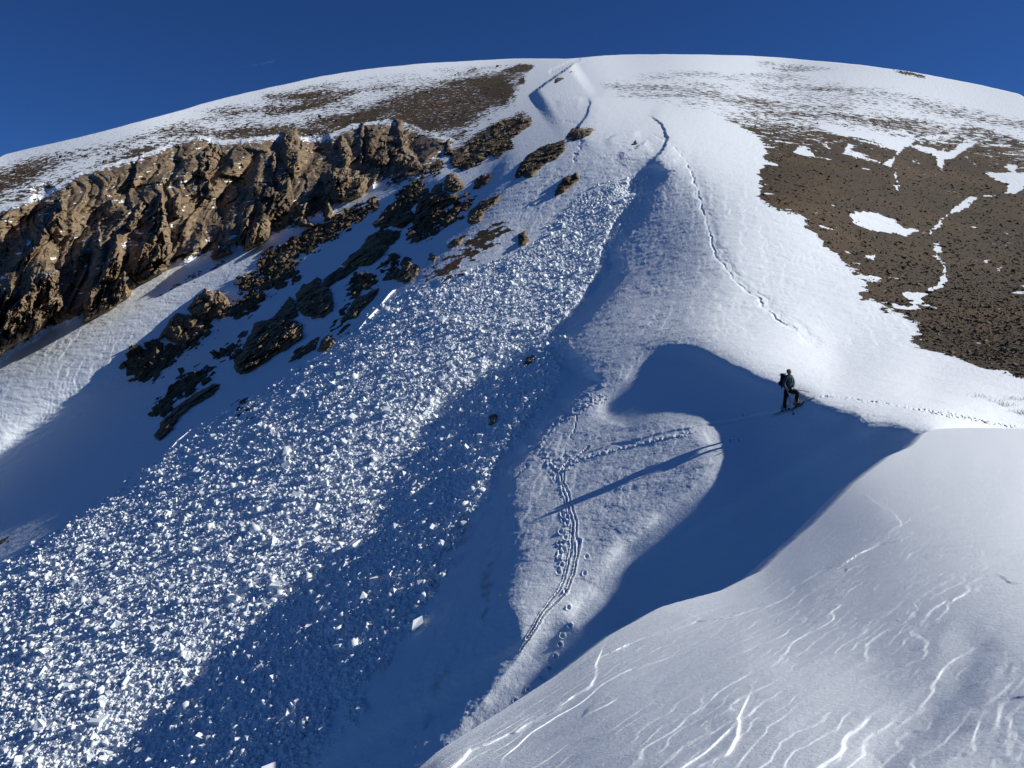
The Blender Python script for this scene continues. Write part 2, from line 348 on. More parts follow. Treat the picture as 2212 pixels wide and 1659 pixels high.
def plain(name,c,rough=.7,var=.15,metal=0):
    m,nt,p=mat(name); co=tc(nt)
    c2=tuple(x*(1-var) for x in c); nt.links.new(mix(nt,nz(nt,co,25,3,.5),c2,c),p.inputs['Base Color'])
    p.inputs['Roughness'].default_value=rough; p.inputs['Metallic'].default_value=metal; return m
M_TER=terrain_mat()
M_ROCK=rock_mat("tan_volcanic_rock",1.0); M_DARK=rock_mat("dark_volcanic_rock",.62)
M_DEB=snow_mat("broken_snow",.3,.02,12)
# ------------------------------------------------------------------ mesh helpers
C=scene.collection
def tag(o,label=None,cat=None,group=None,kind=None):
    if label: o['label']=label
    if cat: o['category']=cat
    if group: o['group']=group
    if kind: o['kind']=kind
    return o
def grid_mesh(name,P,material,attrs=None,keep=None,smooth=True):
    r,c=P.shape[:2]
    idx=np.arange(r*c).reshape(r,c)
    q=np.stack([idx[:-1,:-1],idx[1:,:-1],idx[1:,1:],idx[:-1,1:]],-1).reshape(-1,4)
    V=P.reshape(-1,3)
    if keep is not None:
        k=keep.reshape(-1); q=q[k[q].any(axis=1)]
        used=np.unique(q); mp=np.full(len(V),-1); mp[used]=np.arange(len(used)); q=mp[q]; V=V[used]
        if attrs: attrs={a:b.reshape(-1)[used] for a,b in attrs.items()}
    me=bpy.data.meshes.new(name)
    me.vertices.add(len(V)); me.vertices.foreach_set('co',np.ascontiguousarray(V,np.float32).ravel())
    me.loops.add(q.size); me.loops.foreach_set('vertex_index',q.astype(np.int32).ravel())
    me.polygons.add(len(q)); me.polygons.foreach_set('loop_start',np.arange(0,q.size,4,dtype=np.int32))
    me.polygons.foreach_set('use_smooth',np.full(len(q),smooth))
    me.update()
    for a,b in (attrs or {}).items():
        t=me.attributes.new(a,'FLOAT','POINT'); t.data.foreach_set('value',np.ascontiguousarray(b,np.float32).ravel())
    me.materials.append(material)
    o=bpy.data.objects.new(name,me); C.objects.link(o); return o
def tri_mesh(name,V,Fc,material,smooth=False,n=4):
    me=bpy.data.meshes.new(name); Fc=np.asarray(Fc,np.int32)
    me.vertices.add(len(V)); me.vertices.foreach_set('co',np.ascontiguousarray(V,np.float32).ravel())
    me.loops.add(Fc.size); me.loops.foreach_set('vertex_index',Fc.ravel())
    me.polygons.add(len(Fc)); me.polygons.foreach_set('loop_start',np.arange(0,Fc.size,n,dtype=np.int32))
    me.polygons.foreach_set('use_smooth',np.full(len(Fc),smooth) if np.isscalar(smooth) else smooth); me.update(); me.validate(); me.materials.append(material)
    o=bpy.data.objects.new(name,me); C.objects.link(o); return o
# zoom-crop coordinates used while tracing -> picture units
def Z1(l): return [(x/3,219.4+y/3) for x,y in l]
def Z2(l): return [(658.3+x/3,54.9+y/3) for x,y in l]
def Z3(l): return [(1474.5+x/3,109.7+y/3) for x,y in l]
def Z4(l): return [(548.5+x*.248,219.4+y*.248) for x,y in l]
def ZQ(l): return [(274.3+x/3,493.7+y/3) for x,y in l]
def Z5(l): return [(1042.3+x/3,658.3+y/3) for x,y in l]
def Z8(l): return [(737.2+x/3,1105.9+y/3) for x,y in l]
def ZM(l): return [(1810+x*.1815,768+y*.1815) for x,y in l]
# ------------------------------------------------------------------ the mountainside
_L0,L1,_L=build_base()
L1=L1-math.log(1.13)                       # true size: the skier is 1.7 m tall
cu=np.concatenate([np.arange(-400,-20,14.),np.arange(-20,2232,1.55),np.arange(2232,2620,14.)])
V1=1800.
nr=1060
tt=(np.arange(nr)/(nr-1))
skyv=np.interp(cu,SKYA[:,0],SKYA[:,1])
# a little roughness on the skyline
skyv=np.convolve(np.pad(skyv,24,mode='edge'),np.ones(49)/49,'valid')+1.3*fbm(cu/45.,cu*0,cu*0+.5,4,3)
UU=np.broadcast_to(cu,(nr,len(cu))).copy(); VV=skyv[None]+(V1-skyv[None])*(tt[:,None]**1.04)
L=bspl(L1,UU,VV)
Y=np.exp(-L); PX=Y/F
P0=unproj(UU,VV,Y)
def normals(P):
    a=np.gradient(P,axis=1); b=np.gradient(P,axis=0); n=np.cross(b,a); n/=np.linalg.norm(n,axis=2,keepdims=True)+1e-12
    s=np.sign((n*-P).sum(-1,keepdims=True)); return n*s
NV=normals(P0); VW=-P0/np.linalg.norm(P0,axis=2,keepdims=True)
COSV=np.clip((NV*VW).sum(-1),.22,1); ICV=1/np.clip(COSV,.3,1)
X_,Y_,Z_=P0[...,0],P0[...,1],P0[...,2]
# warped picture positions so traced edges are ragged, not ruler-smooth
wu=fbm(X_*.9,Y_*.9,Z_*.9,4,11)/PX*.35; wv=fbm(X_*.9+9,Y_*.9,Z_*.9,4,12)/PX*.35
wu=np.clip(wu,-7,7); wv=np.clip(wv,-7,7)
def sd(poly,warp=1.): return bil(sdf(poly),UU+wu*warp,VV+wv*warp)
S1f=bil(S1D,UU+wu*.15,VV+wv*.15); S2f=bil(S2D,UU+wu*np.interp(VV,[850,1000],[1.2,.35]),VV+wv*.6); S3f=bil(S3D,UU+wu*.5,VV+wv*.5)
debf=sd(DEB,1.5)
dH=np.zeros_like(L)                         # metres towards the eye
sb=bil(blur(np.maximum(S1D,0),12),UU,VV); S1s=S1f*(1-sm(S1f,8,50))+sb*sm(S1f,8,50)
exd=bil(np.abs(polyline_d(S1[-33:]+S1[:5],GUU,GVV)[0]),UU,VV); kx=.62-.36*np.exp(-(exd/70)**2)
dH-=smin(S1s*PX*kx,3.4); dH-=smin(S2f*PX*np.interp(VV,[850,1000],[.30,.13]),1.7); dH-=smin(S3f*PX*.25,2.6)
# crown wall of the slab avalanche along the ridge
rd,rs=polyline_d(RIDGE[1:27],GUU,GVV); rd=bil(rd,UU+wu*.6,VV+wv*.6)
near=sm(-np.abs(rd),-60,-30)*sm(VV,1080,980)
dH-=np.where(S2f>0,near*smin(np.maximum(S2f,0)*PX*2.0,.55),0)
# summit gully and the curled drifts below it
def berm(pts,h,wpx,k):
    global dH
    d,s=polyline_d(pts,GUU,GVV); tot=sum(math.hypot(b[0]-a[0],b[1]-a[1]) for a,b in zip(pts[:-1],pts[1:])); win=sm(s,0,.25*tot)*sm(tot-s,0,.2*tot)
    d=bil(d,UU+wu*.8,VV+wv*.8); win=bil(win,UU,VV)
    dH+=h*win*np.exp(-(d/wpx)**2)*sm(-d,0,k)
berm([(1138,206),(1165,188),(1198,164),(1225,146),(1245,131)],8.,60,4.)
berm([(1228,296),(1248,272),(1266,246),(1273,222),(1266,208)],1.5,40,5.)
berm([(1196,216),(1230,208),(1262,209)],.8,22,4.)
berm([(1392,350),(1425,328),(1440,300),(1428,270),(1395,248)],1.1,40,5.); berm([(1330,330),(1372,318),(1400,300)],.6,24,4.); berm([(1300,300),(1345,285),(1385,280)],.5,22,4.)
toprough=sm(sd([(1180,300),(1260,235),(1420,240),(1480,330),(1450,385),(1380,380),(1280,430),(1150,470),(1100,430)],2.),-5,35)
dH+=toprough*(.10*terrace(fbm(X_*.5+.6*noise(X_*.3,Y_*.3,Z_*.3,331),Y_*.5,Z_*.5,3,332)*.5+.5,8,.25)*2.2+.05*fbm(X_*1.8,Y_*1.8,Z_*1.8,4,333))
# cliff band
CLIFF=[(-420,560),(-100,470),(0,443),(100,410),(170,365),(300,330),(390,292),(430,285),(480,298),(600,285),(690,292),(760,262),(850,250),(950,285),(1000,300),(975,335),(905,395),(850,400),(780,425),(720,462),(650,497),(560,532),(500,547),(455,557),(400,577),(370,578),(300,602),(180,692),(100,722),(0,785),(-420,1040)]
cl=sd(CLIFF,1.5); cm=sm(cl,0,30)
flu=fbm(X_*.16+Z_*.05,Y_*.16,Z_*.05,4,21,ridge=True); flu2=fbm(X_*.5,Y_*.5,Z_*.22,4,25,ridge=True)
acr=((UU-CX)+.30*(VV-450))*.075+2.2*noise(X_*.08,Y_*.08,Z_*.08,24); aln=(450-VV)*.075
bil_=np.abs(noise(acr*.15,aln*.035,Y_*.03,26))*1.6+np.abs(noise(acr*.34,aln*.07,Y_*.05,28))*.75+np.abs(noise(acr*.8,aln*.2,Y_*.1,29))*.28
dH+=cm*(bil_*3.6-1.2+flu*.3+flu2*.25)
kk=cm>.01
dH+=cm*masked(lambda a,b,c:3.4*cellf(a*.20,b*.04,c*.05,301)+1.5*cellf(a*.5,b*.12,c*.16,302)+.35*cellf(a*1.4,b*.6,c*.7,303),kk,acr,Y_,aln)
for poly,k,mx in ((Z1([(0,700),(150,680),(300,600),(280,800),(160,1000),(130,1100),(0,1150),(-400,1300),(-400,800)]),1.6,4.5),
    (Z1([(730,560),(900,470),(1100,380),(1250,330),(1230,400),(1050,520),(900,650),(850,720),(760,700)]),1.6,4.),
    (Z1([(1190,740),(1180,620),(1350,540),(1480,440),(1650,320),(1700,300),(1640,560),(1570,680),(1480,790),(1350,880),(1190,1000),(1110,1080),(1120,950)]),1.6,5.),
    (Z1([(1950,200),(2130,200),(2180,380),(2100,420),(1960,440)]),1.6,3.5),
    (Z1([(400,1080),(600,900),(680,950),(640,1100),(560,1250),(430,1400),(410,1300),(380,1100)]),1.6,4.),
    (Z1([(790,900),(900,750),(940,800),(870,1000),(840,1100),(800,1080)]),1.4,3.),
    (Z1([(2000,600),(2100,580),(2090,740),(1990,770)]),1.6,2.5),
    (Z1([(560,700),(700,640),(830,760),(700,900),(500,1000),(300,1080),(300,900)]),1.2,3.),
    (Z1([(200,560),(300,520),(420,600),(300,700),(200,900),(120,960),(180,760)]),1.2,2.),
    (Z4([(1100,250),(1230,170),(1240,300),(1180,340)]),1.2,2.),(Z4([(1310,330),(1330,300),(1420,440),(1400,480)]),1.2,2.),
    (Z4([(810,230),(900,210),(910,330),(860,400)]),1.2,2.5),(Z4([(480,850),(600,800),(600,960),(470,1000)]),1.4,2.5)):
    dH-=smin(sd(poly,1.6)*PX*k*1.6,mx*3.4)
# ---- where the ground is bare
bare=np.zeros_like(L)
wu2=np.clip(fbm(X_*.5,Y_*.5,Z_*.5,4,14)/PX*.9,-22,22)
def zone(poly,val,soft=14,warp=2.,dil=0.):
    global bare
    d=sd(poly,warp)+dil; bare=np.maximum(bare,val*sm(d,-soft*.3,soft))
SCREE=[(1520,240),(1580,268),(1640,300),(1650,330),(1636,400),(1640,440),(1720,470),(1770,520),(1860,600),(1862,650),(1980,700),(1968,740),(2100,790),(2212,825),(2700,900),(2700,360),(2212,300),(2100,262),(1950,245),(1800,238),(1700,235),(1600,232)]
ds=bil(sdf(SCREE),UU+wu*1.5+wu2,VV+wv*1.)
up=sm(VV-np.interp(UU,[1500,1700,2000,2212,2600],[225,228,240,285,340]),0,130)
bare=np.maximum(bare,sm(ds,-3,10)*(.50+.48*up))
zone([(1260,175),(1400,140),(1700,138),(2212,235),(2600,320),(2600,400),(2212,300),(1800,240),(1500,250),(1330,225)],.40,30)
zone([(-420,470),(0,350),(400,250),(700,175),(1100,135),(1150,160),(800,250),(500,300),(160,380),(0,450),(-420,600)],.44,24)
zone([(1480,170),(1700,165),(1950,200),(2212,270),(2600,380),(2600,460),(2100,300),(1700,280),(1480,260)],.46,60)
zone([(1640,126),(1760,134),(1850,150),(1700,165),(1600,140)],.5,14)
zone(Z3([(1330,118),(1450,128),(1620,168),(1560,180),(1400,150)]),.85,3)
zone([(1480,165),(1580,160),(1660,172),(1560,178)],.38,10)
zone([(520,310),(600,262),(700,225),(850,185),(1000,142),(1140,135),(1150,165),(1110,242),(1060,272),(990,312),(900,300),(800,262),(700,300),(600,290)],.76,40,6.)
zone([(640,290),(760,240),(900,232),(980,262),(1000,312),(900,290),(800,262),(700,300)],.93,34,6.)
zone(Z2([(1000,320),(1300,318),(1335,365),(1385,460),(1300,520),(1200,500),(1060,400)]),.92,12,6.)
zone(Z2([(1250,290),(1400,240),(1520,250),(1450,310),(1330,320)]),.8,6); zone(Z2([(1010,300),(1130,260),(1110,300)]),.8,4)
zone(Z2([(1380,340),(1430,330),(1430,380),(1380,390)]),.95,3)
zone(Z2([(-300,420),(150,400),(400,380),(650,350),(700,420),(400,460),(100,560),(-300,640)]),.62,16)
zone([(-420,470),(-200,400),(0,345),(200,300),(400,250),(480,262),(380,300),(160,370),(0,440),(-420,560)],.62,30)
zone([(400,240),(700,170),(950,140),(1150,132),(1150,150),(800,180),(500,262)],.40,14)
bare=np.maximum(bare,cm*.99)
zone(Z4([(1330,640),(1230,760),(900,930),(640,1160),(420,1330),(150,1400),(0,1500),(0,1400),(300,1180),(620,1030),(900,870),(1150,720)]),.62,12)
zone(Z4([(160,1330),(350,1250),(400,1330),(300,1400),(180,1420)]),.95,6)
zone(Z1([(1250,1080),(1400,1030),(1700,960),(1650,1000),(1300,1150),(1000,1300),(950,1290)]),.50,14); zone(Z1([(1100,1180),(1300,1110),(1300,1180),(1000,1260),(700,1400),(600,1480),(760,1350)]),.42,14)
for q in ([(0,880),(60,800),(180,770),(200,830),(280,860),(220,910),(130,960),(60,960)],[(690,560),(720,500),(850,435),(830,500),(740,560)],[(850,395),(880,330),(1040,240),(1090,310),(960,370)],[(870,225),(950,170),(1080,130),(1090,190),(990,240),(930,250)],
          [(745,400),(770,330),(900,280),(890,330),(820,400)],[(530,580),(560,560),(530,660),(400,770),(270,830),(270,770),(330,760)],[(1450,400),(1480,350),(1580,325),(1540,390),(1460,430)],[(1330,680),(1440,510),(1400,640)],
          [(1660,270),(1740,220),(1700,260)],[(290,1090),(330,1010),(520,915),(500,970),(350,1060)],[(190,1190),(270,1100),(250,1150)],[(610,830),(720,770),(680,800)],[(1960,320),(2100,200),(2212,130),(2180,220),(2050,280)],[(740,1150),(800,1130),(770,1170)]):
    zone(ZQ(q),.76,10,5.,13.)
for q in ([(560,1130),(760,1010),(1060,860),(1080,900),(800,1080),(600,1200),(450,1290)],[(1390,1140),(1500,1060),(1700,980),(1900,840),(1880,900),(1700,1040),(1500,1160),(1380,1210)],[(1100,1100),(1200,960),(1300,850),(1420,700),(1470,720),(1400,880),(1250,1000)],[(1260,870),(1350,740),(1460,690),(1440,760),(1320,860)],[(1750,560),(1800,490),(1900,420),(2212,330),(2212,390),(2000,480),(1850,560)],
          [(1920,1190),(2100,1100),(2200,1110),(1990,1230),(1850,1300),(1740,1370)],[(1450,620),(1560,540),(1640,540),(1560,620)],[(1220,650),(1330,600),(1380,620),(1300,680),(1220,700)]):
    zone(Z4(q),.76,9,5.,11.)
zone(Z2([(930,830),(1100,690),(1250,610),(1420,540),(1480,590),(1440,680),(1250,800),(1050,930),(940,920)]),.72,8)
zone(Z2([(1690,300),(1770,290),(1740,315)]),.9,3); zone(Z2([(1320,530),(1500,520),(1530,545),(1400,560)]),.35,8)
zone(ZM([(2040,640),(2150,700),(2400,760),(2400,700),(2212,650)]),.6,6); zone(ZM([(1850,530),(2100,600),(2212,640),(2100,560)]),.36,6)
zone([(-60,1175),(18,1158),(25,1162),(0,1180),(-60,1200)],.9,3)
# snow lying inside the bare ground
for q in ([(1080,1060),(1180,1040),(1280,1060),(1380,1110),(1420,1150),(1540,1155),(1450,1195),(1250,1165),(1120,1110)],[(880,480),(980,480),(1100,520),(1250,545),(1510,575),(1470,610),(1420,640),(1340,755),(1295,735),(1390,680),(1380,635),(1200,570),(1000,540)],
          [(1450,610),(1600,625),(1700,660),(1770,640),(1800,600),(1900,598),(1790,665),(1760,692),(1695,705),(1682,775),(1652,735),(1650,690),(1560,650)],[(1950,790),(2212,795),(2500,830),(2220,880),(2160,935),(2090,915),(2115,870)],[(1048,665),(1075,600),(1110,610),(1085,652),(1215,682),(1130,692)],
          [(1915,945),(1850,1015),(1725,1057),(1750,1030),(1855,945)],[(1618,1150),(1705,1075),(1650,1150)],[(1618,1275),(1672,1272),(1678,1300),(1630,1295)],[(1620,1240),(1670,1240),(1650,1252)],[(1630,1325),(1670,1325),(1650,1342)],[(1588,1556),(1670,1490),(1722,1445),(1712,1510),(1620,1557)],[(1425,1565),(1588,1570),(1540,1630),(1500,1665),(1480,1659)],
          [(2080,740),(2185,740),(2140,795)],[(850,570),(960,600),(880,590)],[(760,620),(800,620),(860,690),(720,660)],[(1480,700),(1560,735),(1500,720)],[(1365,795),(1390,795),(1370,805)],[(1370,870),(1410,876),(1390,905)],[(1280,1470),(1420,1465),(1390,1480)],[(1170,1340),(1260,1330),(1230,1360)],[(1970,940),(2045,935),(2000,945)],[(1550,560),(1680,545),(1640,575)],[(1640,660),(1700,640),(1690,680)],
          [(2560,1000),(2700,1030),(2600,1080)],[(1960,1360),(2000,1355),(1990,1380)],[(2030,1400),(2080,1395),(2070,1425)],[(2180,1520),(2260,1510),(2230,1540)],[(1840,690),(1890,735),(1860,700)]):
    d=bil(sdf(Z3(q)),UU+wu*1.3+wu2*.25,VV+wv*.9); bare=bare*(1-sm(d,-3.0,2.5)) 
stk=fbm(X_*.22,Y_*.5,Z_*.6,4,250); bare=bare-np.where(ds>0,.9*sm(stk,.26,.36)*sm(-ds,-70,0),0); bare=np.clip(bare-np.where(ds>0,.5*sm(stk,.30,.42)*.6,0),0,1)
lowm=fbm(X_*.07,Y_*.05,Z_*.07,3,252); bare=np.where((bare<.75)&(cm<.1),np.clip(bare*(1+.9*lowm),0,1),bare)
for q in ([(1380,760),(1380,800),(1390,850),(1400,905)],[(1910,940),(1850,1010),(1730,1055),(1690,1090),(1620,1150),(1610,1200)],[(1640,1240),(1650,1290),(1650,1340),(1690,1380),(1700,1440),(1700,1500),(1600,1556),(1500,1600)],[(1120,690),(1210,700),(1300,735)],[(850,470),(1000,540),(1200,590),(1390,640)],[(1560,580),(1650,560),(1790,530)],[(1600,640),(1690,690)],[(1950,940),(2045,936)],[(900,600),(960,640)],[(1430,520),(1560,600)]):
    pd=bil(np.abs(polyline_d(Z3(q),GUU,GVV)[0]),UU+wu*1.2,VV+wv*.8); bare=bare*(1-sm(-pd+1.6+2.2*fbm(X_*.9,Y_*.9,Z_*.9,2,263),-.6,.6))
hug=sm(cl,-46,-6)*np.where(cl<6,1,0)*np.where(VV<np.interp(UU,[0,1000],[560,330]),1,0)*np.interp(UU,[200,480],[.6,.86]); bare=np.maximum(bare,hug*(.8+1.2*lowm))
hs=sd(Z3([(600,1180),(860,1180),(1000,1330),(1250,1560),(1300,1660),(1150,1560),(1000,1400),(800,1250)]),1.); bare=bare*(1-.18*sm(hs,-60,0))
cln=sm(fbm(X_*.5,Y_*.5,Z_*1.2,4,31),.30,.36)*cm; bare=bare*(1-cln*.85)
dirt=np.zeros_like(L)
for q in ([(880,0),(810,10),(720,150),(640,250),(560,380),(530,540),(600,440),(700,300),(790,180),(850,90)],[(930,440),(990,320),(975,460),(930,560),(910,640),(905,520)],[(330,950),(290,990),(200,1100),(180,1130),(280,1040)],[(620,1230),(570,1280),(560,1340),(600,1290)],[(720,960),(690,1030),(640,1130),(700,1050)]):
    d=sd(Z8(q),2.5); dirt=np.maximum(dirt,sm(d,-14,6)*.75)
dirt*=np.clip(.45+1.6*fbm(X_*2.5,Y_*2.5,Z_*2.5,4,41),0,1)
rock=np.clip(cm+sm(fbm(X_*.3,Y_*.3,Z_*.3,3,5),0,.4)*.3,0,1)*np.where(cl>-10,1,.2)
# ---- finer relief
snowy=1-np.clip(bare*1.4,0,1); deb=sm(debf,-4,10)
rough_bare=np.clip(bare*1.3,0,1)*(1-deb)
n1=fbm(X_*1.1,Y_*1.1,Z_*1.1,5,51); dH+=rough_bare*n1*np.clip(PX*7,.08,.6)*COSV
rub=fbm(X_*3.2,Y_*3.2,Z_*3.2,4,55,ridge=True)
sc=sm(ds,0,30); dH+=sc*rub*.05
# wind-carved snow
wx,wy=X_*.35+Z_*.2,Y_*1.5; ws_=fbm(wx+2*fbm(X_*.2,Y_*.2,Z_*.2,2,61),wy,Z_*1.5,4,62)
sas=terrace(ws_*.5+.5,9,.22)
quiet=1-.9*sm(S1f,0,12)
dH+=snowy*(1-deb)*quiet*ICV*(.13*(sas-.5)+.012*fbm(X_*4,Y_*7,Z_*7,3,66)+.035*fbm(X_*.9,Y_*2.6,Z_*2.6,3,68))*np.interp(Y,[20,60,200],[.4,.7,1.4])
# scaly wind crust on the sunlit rib and below the crest
cr=fbm(X_*3.0+1.5*noise(X_*2,Y_*2,Z_*2,70),Y_*3.0,Z_*3.0,3,71); crust=terrace(cr*.5+.5,7,.35)
rib=np.exp(-((UU-1290)/190)**2-((VV-1000)/230)**2)+np.exp(-((UU-1350)/110)**2-((VV-730)/80)**2)*.8
dH+=np.clip(rib,0,1)*(1-sm(S1f,-3,4))*(1-sm(S2f,-3,4))*(.034*(crust-.5)+.012*fbm(X_*6,Y_*6,Z_*6,2,73))
sx1=-X_*.75+Y_*.22+.9*fbm(X_*.35,Y_*.5,Z_*.4,3,241); sx2=-X_*2.1+Y_*.5+1.1*fbm(X_*.9,Y_*1.1,Z_*1.1,3,243)
def scarpM(q,wd): f=q-np.floor(q); return sm(f,1-wd,1)-f
gm1=sm(fbm(X_*.16,Y_*.12,Z_*.16,3,245),-.1,.2); gm2=sm(fbm(X_*.3,Y_*.22,Z_*.3,3,247),-.05,.25)
dH+=snowy*(1-deb)*quiet*np.sqrt(ICV)*(.032*gm1*scarpM(sx1,.2)+.022*gm2*scarpM(sx2,.3))*np.interp(Y,[20,60,200],[.6,1.,2.])
# slow drift waves over the saddle
dH+=snowy*(1-deb)*quiet*.05*fbm(X_*.5,Y_*.9,Z_*.5,3,75)
# avalanche track: lumps drawn out downhill
al_=X_*.55+Z_*.83; ac=Y_*1.0
dl=fbm(al_*.5,ac*1.6,X_*.1,5,81); d2=fbm(X_*3.1,Y_*3.1,Z_*3.1,4,85,ridge=True)
d3=fbm(X_*.35,Y_*.35,Z_*.35,3,88)
smooth_ice=sm(sd([(1105,1018),(1000,1120),(900,1300),(760,1500),(620,1659),(560,1900),(1000,1900),(1080,1470),(1130,1403),(1110,1200)],3.),-10,40)
lump=deb*(1-smooth_ice)
fine_lump=np.interp(Y,[20,45,90],[.6,1.,1.6])
dH+=lump*(.13*dl+.13*d2*fine_lump+.10*d3+.12*fbm(X_*6,Y_*6,Z_*6,2,87)*fine_lump)*1.15
dH+=smooth_ice*(.03*fbm(al_*.4,ac*2.2,X_*.1,4,91)+.035*fbm(X_*2.5,Y_*2.5,Z_*2.5,3,92))
# step at the far flank of the slide, with its lifted slab edge
FL=[(1060,575),(930,612),(840,642),(780,705),(660,790),(560,850),(440,925),(380,962),(270,1050),(160,1120),(60,1190),(0,1222),(-200,1350)]
fd,_=polyline_d(FL,GUU,GVV); fd=bil(fd,UU+wu*2,VV+wv*2)
side=np.sign(debf); brk=sm(fbm(X_*.22,Y_*.22,Z_*.22,3,93),-.12,.1)
dH-=np.where((debf>0)&(np.abs(fd)<60),.35*brk*sm(-np.abs(fd),-60,0)*sm(np.abs(fd)*PX,0,.25),0)
# left part of the slide: piled blocks catch the sun
strip=np.exp(-(np.minimum(np.abs(polyline_d([(330,985),(200,1090),(60,1230),(-200,1420)],GUU,GVV)[0]),400)/45)**2); strip=bil(strip,UU,VV)
dH+=.9*strip*deb
# ---- cracks along the ridge
def groove(pts,wpx,depth,seed,warp=2.,lip=.3,gate=None):
    lip*=.5; depth*=(.6 if warp>=1.4 else 1.)
    global dH
    d,s=polyline_d(pts,GUU,GVV); dd=bil(np.abs(d),UU+wu*warp,VV+wv*warp); 
    x=dd/wpx; g=np.exp(-x**4)
    if gate is not None: g=g*gate
    dH+=-depth*g*.8+lip*depth*np.exp(-((x-1.7)/.6)**2)*.8*(g*0+1 if gate is None else gate)
kr=.25+.75*sm(fbm(X_*.35,Y_*.35,Z_*.35,3,95),-.25,.25)
groove([(1410,290),(1450,312),(1480,345),(1500,390),(1515,440),(1530,500),(1548,555),(1585,605),(1630,640),(1665,680),(1712,712),(1745,738)],2.2,.30,1,.8,.2,kr)
RL=[(1400,285),(1450,306),(1486,340),(1508,390),(1524,440),(1540,500),(1558,555),(1595,602),(1640,636),(1676,676),(1722,708),(1760,742)]
tr=bil(np.abs(polyline_d(RL,GUU,GVV)[0]),UU+wu*2,VV+wv*2); dH-=.16*np.exp(-(tr/11)**2)*(.7+.8*(terrace(ws_*.5+.5,14,.3)-.4))
dH+=.05*np.exp(-(tr/20)**2)*fbm(X_*2.5,Y_*1.2,Z_*2.5,3,261)
groove([(1475,330),(1495,370),(1505,420),(1520,470)],1.6,.2,1,1.4,.3,kr); groove([(1520,470),(1560,520),(1575,575),(1610,615),(1650,650)],1.6,.10,1,1.6,.3,kr)
groove([(1640,625),(1660,665),(1720,705)],1.5,.1,2,1.6,.3); groove([(1190,268),(1240,263),(1258,290),(1252,320),(1235,350)],2.5,.45,1,2.,.3); groove([(1205,262),(1262,262),(1272,290)],2,.35,1,2.,.3)
groove([(1190,155),(1225,138),(1250,128)],4,1.3,1,1.,.3)
groove([(1340,290),(1400,300),(1440,330)],1.6,.25,2,2.5,.4); groove([(1300,330),(1350,345),(1400,335)],1.6,.22,2,2.5,.4); groove([(1330,310),(1390,318),(1410,345)],1.5,.22,2,2.5,.4)
groove(Z5([(610,700),(590,790),(570,850),(578,880)]),1.6,.2,3,.6,.1); groove(Z5([(300,1030),(230,1120),(200,1160)]),1.8,.15,3,.8,.1)
groove(Z5([(660,540),(720,505),(775,510),(770,530)]),1.0,-.07,3,.4,0); groove(Z5([(670,545),(760,535),(840,525)]),1.0,-.09,3,.4,0)
groove(Z5([(630,640),(720,590),(850,575)]),1.0,-.08,3,1.4,0); groove(Z5([(590,640),(660,620),(700,600),(720,640),(780,620)]),1.3,-.08,3,1.4,0)
# ragged broken lip (small chunks) from the cornice to the track
lipd,lips=polyline_d(Z5([(780,610),(680,640),(600,690),(520,740),(440,790),(390,850),(370,900),(400,960),(430,1020),(480,1060)]),GUU,GVV)
lipd=bil(np.abs(lipd),UU,VV); chunk=terrace(fbm(X_*5,Y_*5,Z_*5,3,97)*.5+.5,5,.4)
dH+=np.exp(-(lipd/9)**2)*(chunk-.42)*.38
# ---- ski track, boot holes
T1=Z5([(1990,680),(1900,705),(1700,740),(1500,775),(1380,800),(1200,838),(1000,885),(850,920),(750,945),(650,975),(580,1010),(540,1050)])
T2=Z5([(690,915),(640,955),(560,1010),(530,1060),(525,1150),(555,1220),(575,1300),(600,1400),(610,1500),(615,1600)])+Z8([(1545,180),(1530,290),(1505,400),(1460,500),(1400,570),(1340,640),(1270,740),(1200,840),(1165,890)])
T3=Z5([(560,1000),(500,1080),(520,1180),(550,1290),(575,1400),(580,1500),(575,1620)])+Z8([(1500,100),(1500,200),(1470,330),(1440,440),(1380,540),(1310,650),(1250,740),(1190,830)])
groove(T1,4.2,.075,5,.35,.45); groove(T2,1.8,.16,5,.35,.5); groove(T3,1.7,.15,5,.4,.5)
bank,_=polyline_d([(x,y+7) for x,y in T1],GUU,GVV); bank=bil(np.abs(bank),UU,VV); crum=sm(fbm(X_*7,Y_*7,Z_*7,3,101),-.05,.25)
dH+=np.exp(-(bank/4.5)**2)*crum*.09*sm(UU,1520,1480)
jb=bil(np.abs(polyline_d(Z5([(600,960),(500,1000),(440,1050),(470,1130),(520,1220)])+Z8([(1480,60),(1440,200),(1420,350)]),GUU,GVV)[0]),UU,VV)
dH+=np.exp(-(jb/11)**2)*(chunk-.45)*.20
r3_=random.Random(9)
for (x,y) in Z8([(1440,50),(1420,120),(1450,165),(1412,200),(1440,240),(1408,290),(1428,340),(1408,385),(1450,510),(1470,615),(1478,735),(1430,800),(1415,860),(1385,940),(1345,1010),(1290,1075),(1210,1150),(1130,1220),(1590,285),(1580,395)])+Z5([(1690,712),(1610,885),(1670,880),(520,1355),(510,1470),(520,1540),(545,1410),(500,1610),(480,1120),(450,1020)]):
    r=2.6 if y>1000 else 2.2
    e=np.sqrt(((UU+wu*.25-x)/(r*1.35))**2+((VV+wv*.25-y)/(r*1.55))**2); small=.45 if (x>1260 and y>1150) else 1.
    dH+=small*r3_.uniform(.5,1.1)*(-.16*np.exp(-e**4)+.04*np.exp(-((e-1.5)/.5)**2)*(.6+.8*crum))
